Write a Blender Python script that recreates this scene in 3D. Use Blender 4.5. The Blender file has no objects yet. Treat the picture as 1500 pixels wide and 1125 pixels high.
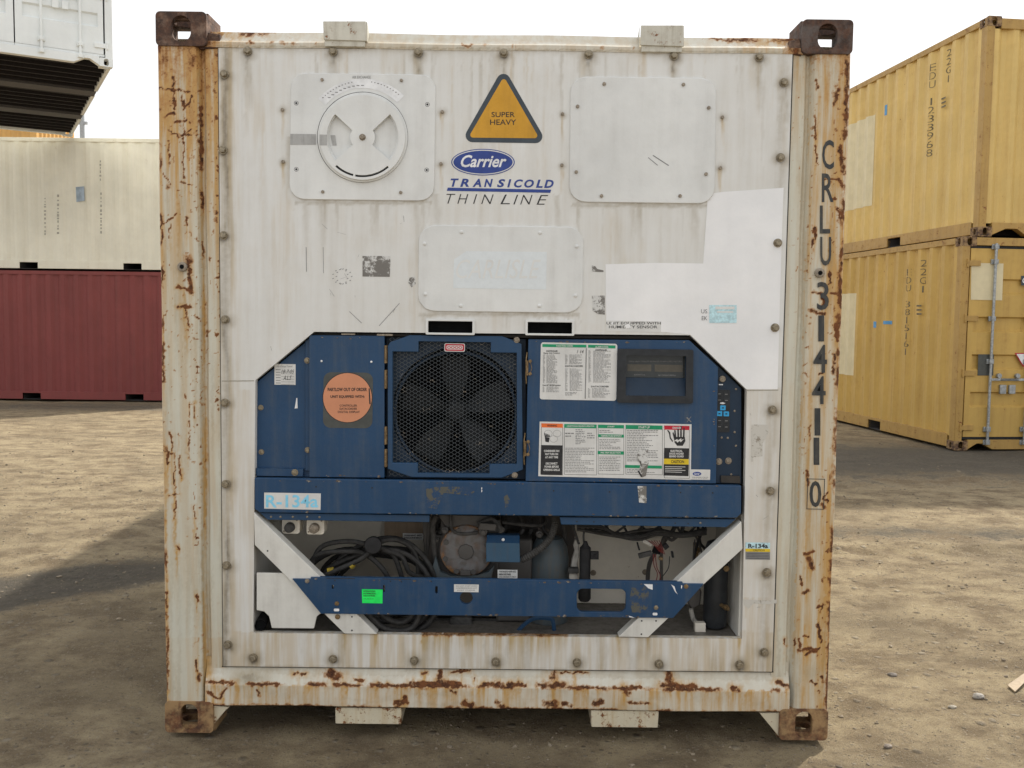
import bpy, bmesh, math, random
import numpy as np
from mathutils import Vector, Matrix
from mathutils.geometry import tessellate_polygon
PI = math.pi; R_ = math.radians
random.seed(4); RNG = np.random.default_rng(11)
S = bpy.context.scene; COL = S.collection

# ------------------------------------------------------------------ camera
F_PX, CX, CD, CZ, PITCH, ROLL, YAW = 1375.0, .04108, 3.35638, 1.53506, .0694, .01238, .000225
fwd = Vector((math.sin(YAW)*math.cos(PITCH), math.cos(YAW)*math.cos(PITCH), -math.sin(PITCH)))
r0 = Vector((math.cos(YAW), -math.sin(YAW), 0)); u0 = r0.cross(fwd)
RR = r0*math.cos(ROLL)+u0*math.sin(ROLL); UU = -r0*math.sin(ROLL)+u0*math.cos(ROLL)
CAM = Vector((CX, -CD, CZ))
cd = bpy.data.cameras.new('camera'); cam = bpy.data.objects.new('camera', cd); COL.objects.link(cam)
M = Matrix((RR, UU, -fwd)).transposed().to_4x4(); M.translation = CAM; cam.matrix_world = M
cd.sensor_width = 36; cd.lens = F_PX/1500*36; cd.clip_start = .05; cd.clip_end = 3000
S.camera = cam
# ------------------------------------------------------------------ light
SUN = Vector((.60, .72, 1)).normalized()
w = bpy.data.worlds.new('World'); S.world = w; w.use_nodes = True
wn = w.node_tree.nodes; wl = w.node_tree.links; wn.clear()
sky = wn.new('ShaderNodeTexSky'); sky.sky_type = 'NISHITA'; sky.sun_disc = False
sky.sun_elevation = math.asin(SUN.z); sky.sun_rotation = math.atan2(SUN.x, SUN.y)
sky.dust_density = 6; sky.air_density = 1.2
hs = wn.new('ShaderNodeHueSaturation'); hs.inputs['Saturation'].default_value = .35; hs.inputs['Value'].default_value = 1.0
mx = wn.new('ShaderNodeMix'); mx.data_type = 'RGBA'; mx.inputs[0].default_value = .72   # thin white overcast over the blue
mx.inputs[7].default_value = (13.9, 14.0, 14.2, 1)
bg = wn.new('ShaderNodeBackground'); bg.inputs[1].default_value = .10
wo = wn.new('ShaderNodeOutputWorld')
wl.new(sky.outputs[0], hs.inputs['Color']); wl.new(hs.outputs[0], mx.inputs[6]); wl.new(mx.outputs[2], bg.inputs[0]); wl.new(bg.outputs[0], wo.inputs[0])
sl = bpy.data.lights.new('sun', 'SUN'); sl.energy = 5.0; sl.angle = R_(1.6); sl.color = (1, .94, .84)
so = bpy.data.objects.new('sun', sl); COL.objects.link(so); so.rotation_euler = SUN.to_track_quat('Z', 'Y').to_euler()
S.view_settings.view_transform = 'Standard'; S.view_settings.look = 'None'; S.view_settings.exposure = 0; S.view_settings.gamma = 1
S.render.engine = 'CYCLES'; S.cycles.max_bounces = 6; S.cycles.use_denoising = True

# ------------------------------------------------------------------ helpers
def P(px, py, Y=0.0):                      # point on the plane y = Y
    d = fwd*F_PX + RR*(px-750) + UU*(562.5-py)
    return CAM + d*((Y-CAM.y)/d.y)
def G(px, py, Z=0.0):                      # point on the plane z = Z
    d = fwd*F_PX + RR*(px-750) + UU*(562.5-py)
    return CAM + d*((Z-CAM.z)/d.z)
def X2(px, py, Y=0.0):
    p = P(px, py, Y); return (p.x, p.z)
def topx(x, y, z):                         # numpy: where a point of the front sits on the sheet of marks
    dx, dy, dz = x-CAM.x, y-CAM.y, z-CAM.z
    q = dx*fwd.x+dy*fwd.y+dz*fwd.z
    return 750+F_PX*(dx*RR.x+dy*RR.y+dz*RR.z)/q, 562.5-F_PX*(dx*UU.x+dy*UU.y+dz*UU.z)/q

class MB:
    def __init__(s, *mats): s.holed = False; s.v = []; s.f = []; s.m = []; s.mats = list(mats); s.cur = 0
    def use(s, m):
        if m not in s.mats: s.mats.append(m)
        s.cur = s.mats.index(m); return s
    def add(s, v, f):
        n = len(s.v); s.v += [tuple(a) for a in v]; s.f += [tuple(i+n for i in q) for q in f]; s.m += [s.cur]*len(f); return s
    def box(s, x0, x1, y0, y1, z0, z1):
        x0, x1 = sorted((x0, x1)); y0, y1 = sorted((y0, y1)); z0, z1 = sorted((z0, z1))
        v = [(x, y, z) for x in (x0, x1) for y in (y0, y1) for z in (z0, z1)]
        return s.add(v, [(0,1,3,2),(4,6,7,5),(0,4,5,1),(2,3,7,6),(0,2,6,4),(1,5,7,3)])
    def plate(s, outer, holes, o, u, v, n, t):     # polygon with holes in the plane (o,u,v), extruded t along n
        o, u, v, n = map(Vector, (o, u, v, n)); s.holed |= bool(holes)
        def area(p): return sum(p[i-1][0]*p[i][1]-p[i][0]*p[i-1][1] for i in range(len(p)))
        outer = outer if area(outer) > 0 else outer[::-1]
        loops = [outer]+[h if area(h) < 0 else h[::-1] for h in holes]
        pts = [q for l in loops for q in l]; N = len(pts); tris = fill(loops)
        V = [o+u*a+v*b for a, b in pts]; V += [p+n*t for p in V]
        Fs = []
        flip = (u.cross(v)).dot(n) > 0
        for a, b, c in tris:
            A = (Vector(pts[b])-Vector(pts[a])).cross(Vector(pts[c])-Vector(pts[a]))
            if A < 0: a, b, c = a, c, b
            if not flip: a, c = c, a
            Fs.append((a, c, b)); Fs.append((a+N, b+N, c+N))
        k = 0
        for l in loops:
            m = len(l)
            for i in range(m):
                a, b = k+i, k+(i+1) % m
                Fs.append((a, b, b+N, a+N) if flip else (b, a, a+N, b+N))
            k += m
        return s.add(V, Fs)
    def pp(s, outer, Y, t, holes=()):              # plate given on the front elevation, front face at Y, t thick towards the back
        return s.plate([X2(a, b, Y) for a, b in outer], [[X2(a, b, Y) for a, b in h] for h in holes], (0, Y, 0), (1,0,0), (0,0,1), (0,1,0), t)
    def flat(s, outer, Y, hole=None):
        pts = [P(a, b, Y) for a, b in outer]
        loops = [[Vector((p.x, p.z, 0)) for p in pts]]
        if hole: hp = [P(a, b, Y) for a, b in hole]; loops.append([Vector((p.x, p.z, 0)) for p in hp]); pts += hp
        out = []
        for a, b, c in tessellate_polygon(loops):
            A = (pts[b].x-pts[a].x)*(pts[c].z-pts[a].z)-(pts[b].z-pts[a].z)*(pts[c].x-pts[a].x)
            out.append((a, b, c) if A > 0 else (a, c, b))
        return s.add(pts, out)
    def cyl(s, c, ax, r, L, n=20, r2=None, cap=True):
        c = Vector(c); ax = Vector(ax).normalized(); a = ax.orthogonal().normalized(); b = ax.cross(a); r2 = r if r2 is None else r2
        v = []
        for k, rr in ((0, r), (1, r2)):
            for i in range(n):
                t = 2*PI*i/n; v.append(c+ax*L*k+(a*math.cos(t)+b*math.sin(t))*rr)
        f = [(i, (i+1) % n, n+(i+1) % n, n+i) for i in range(n)]
        if cap: f += [tuple(range(n))[::-1], tuple(range(n, 2*n))]
        return s.add(v, f)
    def lathe(s, c, ax, prof, n=24):               # prof: (distance along axis, radius)
        c = Vector(c); ax = Vector(ax).normalized(); a = ax.orthogonal().normalized(); b = ax.cross(a); v = []; f = []
        for h, r in prof:
            for i in range(n):
                t = 2*PI*i/n; v.append(c+ax*h+(a*math.cos(t)+b*math.sin(t))*r)
        for k in range(len(prof)-1):
            for i in range(n): f.append((k*n+i, k*n+(i+1) % n, (k+1)*n+(i+1) % n, (k+1)*n+i))
        f.append(tuple(range(n))[::-1]); f.append(tuple(range((len(prof)-1)*n, len(prof)*n)))
        return s.add(v, f)
    def tube(s, path, r, n=8, closed=False):
        path = [Vector(p) for p in path]; N = len(path); v = []; f = []; up = Vector((0, .3, 1)).normalized()
        for i, p in enumerate(path):
            t = (path[(i+1) % N] if closed or i < N-1 else p)-(path[i-1] if closed or i > 0 else p)
            t.normalize(); a = t.cross(up)
            if a.length < .1: a = t.cross(Vector((1, 0, 0)))
            a.normalize(); b = t.cross(a); rr = r(i) if callable(r) else r
            for k in range(n): v.append(p+(a*math.cos(2*PI*k/n)+b*math.sin(2*PI*k/n))*rr)
        for i in range(N if closed else N-1):
            j = (i+1) % N
            for k in range(n): f.append((i*n+k, j*n+k, j*n+(k+1) % n, i*n+(k+1) % n))
        if not closed: f += [tuple(range(n)), tuple(range((N-1)*n, N*n))[::-1]]
        return s.add(v, f)
    def text(s, txt, x0, y0, x1, y1, Y, shear=0, bold=0, keep=False):   # fills the box (x0,y0)-(x1,y1) on the front at depth Y
        vs, fs = glyphs(txt, bold, shear)
        if not vs: return s
        a = P(x0, y1, Y); b = P(x1, y1, Y); c = P(x0, y0, Y)
        ux = b-a; uz = c-a
        return s.add([a+ux*q[0]+uz*q[1] for q in vs], fs)
    def build(s, name, parent=None, smooth=True, bevel=0, label=None, seg=2):
        me = bpy.data.meshes.new(name); me.from_pydata(s.v, [], s.f); me.update()
        for m in s.mats: me.materials.append(m)
        me.polygons.foreach_set('material_index', s.m)
        if smooth and not (s.holed and bevel):
            me.polygons.foreach_set('use_smooth', [True]*len(me.polygons)); me.set_sharp_from_angle(angle=R_(35))
        o = bpy.data.objects.new(name, me); COL.objects.link(o)
        if parent: o.parent = parent
        if bevel:
            md = o.modifiers.new('bevel', 'BEVEL'); md.width = bevel; md.segments = seg; md.limit_method = 'ANGLE'; md.angle_limit = R_(50); md.harden_normals = False
        if label: o['label'] = label
        return o
def fill(loops):
    bm = bmesh.new(); es = []; k = 0
    for l in loops:
        vs = [bm.verts.new((a, b, 0)) for a, b in l]
        for v in vs: v.index = k; k += 1
        es += [bm.edges.new((vs[i-1], vs[i])) for i in range(len(vs))]
    bmesh.ops.triangle_fill(bm, edges=es, use_beauty=True, normal=(0, 0, 1))
    out = []
    for f in bm.faces:
        n = f.calc_center_median()
        if len(loops) == 1 or not any(in_poly(n.x, n.y, l) for l in loops[1:]): out.append(tuple(v.index for v in f.verts))
    bm.free(); return out
def in_poly(px, py, poly):
    c = False; j = len(poly)-1
    for i in range(len(poly)):
        if (poly[i][1] > py) != (poly[j][1] > py) and px < (poly[j][0]-poly[i][0])*(py-poly[i][1])/(poly[j][1]-poly[i][1]+1e-12)+poly[i][0]: c = not c
        j = i
    return c
_gl = {}
def glyphs(txt, bold=0, shear=0):
    k = (txt, bold, shear)
    if k in _gl: return _gl[k]
    cu = bpy.data.curves.new('t', 'FONT'); cu.body = txt; cu.offset = bold; cu.shear = shear; cu.resolution_u = 3
    cu.align_x = 'LEFT'
    o = bpy.data.objects.new('t', cu); COL.objects.link(o)
    dg = bpy.context.evaluated_depsgraph_get(); me = bpy.data.meshes.new_from_object(o.evaluated_get(dg))
    vs = [v.co.copy() for v in me.vertices]; fs = [tuple(p.vertices) for p in me.polygons]
    bpy.data.objects.remove(o); bpy.data.curves.remove(cu); bpy.data.meshes.remove(me)
    if vs:
        x0 = min(v.x for v in vs); x1 = max(v.x for v in vs); z0 = min(v.y for v in vs); z1 = max(v.y for v in vs)
        vs = [((v.x-x0)/(x1-x0+1e-9), (v.y-z0)/(z1-z0+1e-9)) for v in vs]
    _gl[k] = (vs, fs); return _gl[k]
def tag(o, label=None, cat=None, group=None, kind=None):
    if label: o['label'] = label
    if cat: o['category'] = cat
    if group: o['group'] = group
    if kind: o['kind'] = kind
    return o
def empty(name, loc=(0,0,0), rz=0, label=None, cat=None, group=None):
    o = bpy.data.objects.new(name, None); COL.objects.link(o); o.location = loc; o.rotation_euler = (0,0,rz); o.empty_display_size = .2
    return tag(o, label, cat, group)
def ring(cx, cy, rx, ry=None, n=32, a0=0, a1=360):
    ry = rx if ry is None else ry
    return [(cx+rx*math.cos(R_(a0+(a1-a0)*i/(n if a1-a0 == 360 else n-1))), cy-ry*math.sin(R_(a0+(a1-a0)*i/(n if a1-a0 == 360 else n-1)))) for i in range(n)]
def rrect(x0, y0, x1, y1, r, n=6, tilt=.0124):
    out = []
    for cx, cy, a in ((x1-r, y0+r, 0), (x0+r, y0+r, 90), (x0+r, y1-r, 180), (x1-r, y1-r, 270)):
        for i in range(n+1):
            t = R_(a+90*i/n); out.append((cx+r*math.cos(t), cy-r*math.sin(t)))
    mx_ = (x0+x1)/2; my_ = (y0+y1)/2
    return [(x-(y-my_)*tilt, y+(x-mx_)*tilt) for x, y in out]
def arc(cx, cy, r0, r1, a0, a1, n=20):
    return [(cx+r1*math.cos(R_(a0+(a1-a0)*i/n)), cy-r1*math.sin(R_(a0+(a1-a0)*i/n))) for i in range(n+1)]+[(cx+r0*math.cos(R_(a1+(a0-a1)*i/n)), cy-r0*math.sin(R_(a1+(a0-a1)*i/n))) for i in range(n+1)]

# numpy noise
_tab = RNG.random((256, 256))
def vn(x, y, s=0):
    x = np.asarray(x, float)+s*37.7; y = np.asarray(y, float)+s*17.3
    xi = np.floor(x).astype(int); yi = np.floor(y).astype(int); fx = x-xi; fy = y-yi; fx = fx*fx*(3-2*fx); fy = fy*fy*(3-2*fy)
    g = lambda a, b: _tab[a % 256, b % 256]
    return (g(xi, yi)*(1-fx)+g(xi+1, yi)*fx)*(1-fy)+(g(xi, yi+1)*(1-fx)+g(xi+1, yi+1)*fx)*fy
def fbm(x, y, s=0, o=4):
    r = 0; a = 1; t = 0
    for i in range(o): r = r+a*vn(x*2**i, y*2**i, s+i*3); t += a; a *= .55
    return r/t
def sst(a, b, x): t = np.clip((x-a)/(b-a), 0, 1); return t*t*(3-2*t)
def blob(x, y, cx, cy, rx, ry=None):
    ry = rx if ry is None else ry
    return np.clip(1.25-np.sqrt(((x-cx)/rx)**2+((y-cy)/ry)**2)*.75, 0, 1)**1.5
def seg(x, y, x0, y0, x1, y1, w):
    dx, dy = x1-x0, y1-y0; t = np.clip(((x-x0)*dx+(y-y0)*dy)/(dx*dx+dy*dy+1e-9), 0, 1)
    return np.clip(1.4-np.hypot(x-x0-t*dx, y-y0-t*dy)/w, 0, 1)
def streak(x, y, cx, y0, L, wd):
    t = (y-y0)/L
    return np.exp(-((x-cx)/wd)**2)*np.where((t > 0) & (t < 1), (1-np.clip(t, 0, 1))**.7, 0)

# ------------------------------------------------------------------ materials
def newmat(name):
    m = bpy.data.materials.new(name); m.use_nodes = True; nt = m.node_tree; b = nt.nodes['Principled BSDF']; return m, nt, b
def nd(nt, t, **kw):
    n = nt.nodes.new(t)
    for k, v in kw.items(): setattr(n, k, v)
    return n
def noise(nt, vec, scale, detail=6, rough=.6):
    n = nd(nt, 'ShaderNodeTexNoise'); n.inputs['Scale'].default_value = scale; n.inputs['Detail'].default_value = detail; n.inputs['Roughness'].default_value = rough
    nt.links.new(vec, n.inputs['Vector']); return n.outputs['Fac']
def coords(nt, sc=(1,1,1)):
    t = nd(nt, 'ShaderNodeTexCoord'); m = nd(nt, 'ShaderNodeMapping'); m.inputs['Scale'].default_value = sc
    nt.links.new(t.outputs['Object'], m.inputs['Vector']); return m.outputs[0]
def mrange(nt, v, a, b, c=0, d=1):
    n = nd(nt, 'ShaderNodeMapRange'); n.interpolation_type = 'SMOOTHSTEP'
    for k, q in zip((1, 2, 3, 4), (a, b, c, d)): n.inputs[k].default_value = q
    nt.links.new(v, n.inputs[0]); return n.outputs[0]
def mth(nt, op, a, b):
    n = nd(nt, 'ShaderNodeMath', operation=op)
    for i, q in enumerate((a, b)):
        if isinstance(q, (int, float)): n.inputs[i].default_value = q
        else: nt.links.new(q, n.inputs[i])
    return n.outputs[0]
def mixc(nt, f, a, b, bt='MIX'):
    n = nd(nt, 'ShaderNodeMix'); n.data_type = 'RGBA'; n.blend_type = bt
    for i, q in ((0, f), (6, a), (7, b)):
        if isinstance(q, (int, float)): n.inputs[i].default_value = q
        elif isinstance(q, tuple): n.inputs[i].default_value = q if len(q) == 4 else q+(1,)
        else: nt.links.new(q, n.inputs[i])
    return n.outputs[2]
def bump(nt, b, h, dist=.002, st=.5):
    n = nd(nt, 'ShaderNodeBump'); n.inputs['Strength'].default_value = st; n.inputs['Distance'].default_value = dist
    nt.links.new(h, n.inputs['Height']); nt.links.new(n.outputs[0], b.inputs['Normal'])
RUST_D = (.050, .020, .011); RUST_O = (.27, .095, .025)
def plain(name, c, rough=.5, metal=0, var=.12, scale=30, bumpd=0, emit=None):
    m, nt, b = newmat(name); v = coords(nt)
    n = noise(nt, v, scale)
    col = mixc(nt, mrange(nt, n, .3, .7), tuple(q*(1-var) for q in c), tuple(min(1, q*(1+var)) for q in c))
    nt.links.new(col, b.inputs['Base Color']); b.inputs['Roughness'].default_value = rough; b.inputs['Metallic'].default_value = metal; b.inputs['Specular IOR Level'].default_value = .28
    if bumpd: bump(nt, b, n, bumpd)
    return m
def grimy(name, c, dirt=(.16, .125, .085), amt=.5, rust=.0, rough=.45, streaky=1, sc=1.0, fine=90):
    """paint with a patchy film of dirt, run-off streaks, chips and optional rust"""
    m, nt, b = newmat(name); v = coords(nt); vs = coords(nt, (18*sc, 18*sc, 1.1*sc))
    n1 = noise(nt, v, 2.2*sc, 8, .65); n2 = noise(nt, vs, 1.0, 6, .6); n3 = noise(nt, v, fine, 6, .7); n4 = noise(nt, v, 9*sc, 10, .75)
    lo = mixc(nt, mrange(nt, n1, .25, .75), tuple(q*.88 for q in c), tuple(min(.9, q*1.07) for q in c))
    s_ = mth(nt, 'MULTIPLY', mrange(nt, mth(nt, 'ADD', mth(nt, 'MULTIPLY', n2, .7*streaky), mth(nt, 'MULTIPLY', n4, .5)), .52, .95), amt)
    col = mixc(nt, s_, lo, dirt)
    sp = mrange(nt, n3, .69, .76)
    col = mixc(nt, mth(nt, 'MULTIPLY', sp, .45*min(1, amt*1.6)), col, tuple(q*.5 for q in dirt))
    if rust:
        rm = mrange(nt, mth(nt, 'ADD', mth(nt, 'MULTIPLY', n4, .75), mth(nt, 'MULTIPLY', n3, .35)), .70-rust*.14, .75-rust*.14)
        rc = mixc(nt, mrange(nt, n3, .35, .7), RUST_D, RUST_O); col = mixc(nt, rm, col, rc)
    nt.links.new(col, b.inputs['Base Color'])
    nt.links.new(mrange(nt, n4, .3, .7, rough-.08, rough+.15), b.inputs['Roughness'])
    b.inputs['Specular IOR Level'].default_value = .35
    bump(nt, b, mth(nt, 'ADD', mth(nt, 'MULTIPLY', n1, 2.5), mth(nt, 'MULTIPLY', n3, .15)), .004, .35)
    return m
def worn(name, c, c2, dirt=(.17, .14, .10), wash=(.52, .31, .105), rough=.45):
    """paint whose rust (R), dirt (G) and rust wash (B) sit where the 'wear' attribute puts them"""
    m, nt, b = newmat(name); v = coords(nt); vs = coords(nt, (40, 40, 2.2))
    at = nd(nt, 'ShaderNodeAttribute'); at.attribute_name = 'wear'; sp = nd(nt, 'ShaderNodeSeparateColor'); nt.links.new(at.outputs['Color'], sp.inputs[0])
    Rr, Gg, Bb = sp.outputs[0], sp.outputs[1], sp.outputs[2]
    n1 = noise(nt, v, 3, 8, .65); n2 = noise(nt, vs, 1, 5, .6); n3 = noise(nt, v, 110, 8, .75); n4 = noise(nt, v, 38, 8, .7)
    lo = mixc(nt, mrange(nt, n1, .3, .7), c, c2)
    fg = mth(nt, 'MULTIPLY', mth(nt, 'MULTIPLY', mrange(nt, n2, .30, .80), mrange(nt, n1, .25, .7, .5, 1)), .17)
    lo = mixc(nt, fg, lo, tuple(q*.62 for q in (c[0], c[1]*.96, c[2]*.86)))
    wf = mth(nt, 'MULTIPLY', Bb, mrange(nt, n2, .34, .66, .35, 1.65)); wn_ = nd(nt, 'ShaderNodeClamp'); nt.links.new(wf, wn_.inputs[0])
    col = mixc(nt, wn_.outputs[0], lo, wash)
    df = mth(nt, 'MULTIPLY', Gg, mrange(nt, mth(nt, 'ADD', mth(nt, 'MULTIPLY', n4, .6), mth(nt, 'MULTIPLY', n2, .4)), .25, .7, .45, 1.05)); dc = nd(nt, 'ShaderNodeClamp'); nt.links.new(df, dc.inputs[0])
    col = mixc(nt, dc.outputs[0], col, mixc(nt, mrange(nt, Gg, .55, 1.0), dirt, (.115, .092, .062)))
    spk = mrange(nt, n3, .70, .745); col = mixc(nt, mth(nt, 'MULTIPLY', spk, .5), col, (.16, .11, .07))
    rr = mth(nt, 'ADD', Rr, mth(nt, 'MULTIPLY', mth(nt, 'SUBTRACT', mth(nt, 'ADD', mth(nt, 'ADD', mth(nt, 'MULTIPLY', n3, .35), mth(nt, 'MULTIPLY', n4, .35)), mth(nt, 'MULTIPLY', n2, .30)), .5), 3.0))
    rm = mrange(nt, rr, .42, .78); halo = mrange(nt, rr, .06, .55, 0, .75)
    gate = mrange(nt, Rr, .06, .30)
    col = mixc(nt, mth(nt, 'MULTIPLY', halo, gate), col, (.40, .19, .055))
    rc = mixc(nt, mrange(nt, n4, .38, .64), RUST_D, (.17, .062, .021))
    rc = mixc(nt, mrange(nt, n3, .52, .72, 0, .6), rc, (.30, .12, .035))
    rmk = mth(nt, 'MULTIPLY', rm, gate); col = mixc(nt, rmk, col, rc)
    nt.links.new(col, b.inputs['Base Color'])
    nt.links.new(mrange(nt, rmk, 0, 1, rough, .9), b.inputs['Roughness']); b.inputs['Specular IOR Level'].default_value = .35
    bump(nt, b, mth(nt, 'ADD', mth(nt, 'ADD', mth(nt, 'MULTIPLY', n1, 2), mth(nt, 'MULTIPLY', rmk, .35)), mth(nt, 'MULTIPLY', n3, .12)), .004, .35)
    return m
def speck(name, a, c, sc, th):
    m, nt, b = newmat(name); v = coords(nt); n = noise(nt, v, sc, 10, .8)
    nt.links.new(mixc(nt, mrange(nt, n, th, th+.05), a, c), b.inputs['Base Color']); b.inputs['Roughness'].default_value = .6; return m
def rusty(name, paintc=(.5, .43, .3), amt=.5, ra=(.035, .020, .015), rb=(.11, .05, .028)):
    m, nt, b = newmat(name); v = coords(nt); n1 = noise(nt, v, 14, 8, .7); n2 = noise(nt, v, 90, 6, .7); n3 = noise(nt, v, 30, 8, .7)
    c = mixc(nt, mrange(nt, n3, .35, .7), ra, rb); c = mixc(nt, mrange(nt, n2, .5, .8, 0, .6), c, (.20, .10, .05))
    c = mixc(nt, mrange(nt, n1, .70-amt*.4, .90-amt*.4, 0, .75), c, paintc)
    nt.links.new(c, b.inputs['Base Color']); b.inputs['Roughness'].default_value = .8; bump(nt, b, n2, .003, .6); return m

m_panel = worn('panel_white', (.74, .745, .73), (.69, .69, .665), dirt=(.30, .245, .155), wash=(.50, .37, .19))
m_resid0 = grimy('old_sealant', (.34, .31, .24), dirt=(.08, .06, .04), amt=1, sc=6)
m_post = worn('post_cream', (.635, .635, .545), (.60, .605, .53), dirt=(.28, .22, .125))
m_rail = worn('rail_cream', (.70, .69, .62), (.62, .61, .53), dirt=(.28, .22, .125))
m_white = grimy('white_paint', (.75, .745, .71), amt=.35)
m_plate = grimy('access_plate_paint', (.725, .735, .72), amt=.22, rough=.4)
m_fresh = grimy('fresh_white_paint', (.86, .87, .88), amt=.06, rough=.45)
m_brace = grimy('brace_white', (.72, .71, .66), amt=.4)
m_cream = grimy('cream_paint', (.62, .56, .42), dirt=(.44, .29, .12), amt=1, rust=.8, sc=2.4)
m_brk = grimy('bracket_paint', (.60, .58, .50), dirt=(.28, .24, .17), amt=.9, rust=.55, sc=2.6)
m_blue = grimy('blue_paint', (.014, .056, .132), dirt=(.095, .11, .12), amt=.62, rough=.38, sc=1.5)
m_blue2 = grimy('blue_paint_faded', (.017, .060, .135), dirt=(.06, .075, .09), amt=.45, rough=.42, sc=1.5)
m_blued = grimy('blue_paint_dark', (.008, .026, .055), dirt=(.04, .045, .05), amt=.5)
m_cast = rusty('rusted_casting', (.26, .17, .12), .55); m_castb = rusty('rusted_casting_bottom', (.40, .26, .12), .75, (.07, .032, .018), (.20, .085, .035))
m_castd = rusty('dark_rusted_casting', (.12, .10, .09), .7)
m_steel = plain('bolt_steel', (.27, .23, .165), .45, .5, .3, 120, .001)
m_dull = plain('dull_zinc', (.28, .24, .19), .55, .4, .3, 150)
m_brass = plain('old_brass', (.23, .16, .085), .45, .6, .4, 90)
m_black = plain('black_rubber', (.018, .018, .019), .6, 0, .3)
m_cable = plain('black_cable', (.035, .034, .033), .5, 0, .35, 60)
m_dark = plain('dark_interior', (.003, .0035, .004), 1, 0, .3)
m_gap = plain('seal_dark', (.05, .045, .04), .8)
m_ink = plain('black_ink', (.03, .03, .032), .6, 0, .2, 80)
m_ink2 = grimy('faded_ink', (.035, .038, .04), dirt=(.35, .3, .2), amt=.35, sc=3)
m_gink = plain('grey_ink', (.22, .22, .22), .6)
m_lab = grimy('label_white', (.70, .70, .68), amt=.15, sc=3)
m_labb = plain('label_clean', (.76, .77, .78), .5)
m_green = plain('label_green', (.015, .28, .13), .5); m_neon = plain('label_neon_green', (.02, .85, .13), .5)
m_orange = plain('label_orange', (.80, .17, .04), .5); m_red = plain('label_red', (.50, .02, .04), .5)
m_yel = plain('label_yellow', (.72, .52, .03), .5)
m_sign = grimy('sign_yellow', (.62, .32, .025), dirt=(.28, .15, .03), amt=.45, sc=3); m_signb = plain('sign_border', (.055, .07, .085), .5)
m_logo = plain('logo_blue', (.035, .065, .26), .45); m_cyan = plain('label_cyan', (.25, .62, .82), .5)
m_salm = plain('salmon_card', (.62, .27, .15), .6, 0, .06, 8); m_dgrey = plain('window_grey', (.075, .08, .075), .35)
m_tape = grimy('grey_tape', (.42, .42, .41), dirt=(.2, .2, .19), amt=.8, sc=5)
m_scrap = speck('torn_adhesive', (.17, .16, .145), (.62, .62, .60), 22, .50)
m_plast = plain('black_plastic', (.026, .029, .033), .4, 0, .2)
m_glassd = plain('display_glass', (.045, .05, .05), .12); m_lcd = plain('lcd_panel', (.10, .09, .07), .2)
m_key = plain('key_blue', (.04, .36, .70), .4)
m_back = grimy('unit_back_wall', (.76, .71, .61), dirt=(.12, .095, .06), amt=.9, sc=2.2, rust=.2, streaky=.6)
m_floor = grimy('unit_floor', (.17, .155, .135), dirt=(.055, .048, .04), amt=1, sc=3, rust=.15)
m_cmp = grimy('compressor_metal', (.085, .08, .075), dirt=(.07, .045, .03), amt=1, rust=.3, sc=3, streaky=.5)
m_mot = grimy('motor_shell', (.07, .092, .105), dirt=(.11, .09, .065), amt=1, sc=3, rust=.15)
m_hose = plain('grey_hose', (.06, .058, .055), .7, 0, .3, 50)
m_mesh = speck('expanded_metal', (.095, .11, .12), (.42, .37, .30), 20, .58)
m_foam = plain('foam_insulation', (.42, .40, .36), .9, 0, .2, 40, .004)
m_under = plain('underside_tar', (.016, .013, .013), .75, 0, .3)
m_underg = plain('underside_pocket', (.075, .07, .068), .6)

def paint_attr(me, fn, Y=None):
    n = len(me.vertices); co = np.empty(n*3); me.vertices.foreach_get('co', co); co = co.reshape(-1, 3)
    px, py = topx(co[:, 0], co[:, 1], co[:, 2]); r, g, b = fn(px, py)
    c = np.stack([np.clip(r, 0, 1), np.clip(g, 0, 1), np.clip(b, 0, 1), np.ones(n)], 1).astype(np.float32)
    a = me.color_attributes.new('wear', 'FLOAT_COLOR', 'POINT'); a.data.foreach_set('color', c.ravel())

#==MAIN==
ROOT = empty('refrigerated_container', (0, 0, 0), 0, 'white refrigerated container end with rusty cream frame and blue cooling unit, filling the foreground', 'container')
CH = 2.591; CW = 2.438; CL = 6.058

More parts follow.
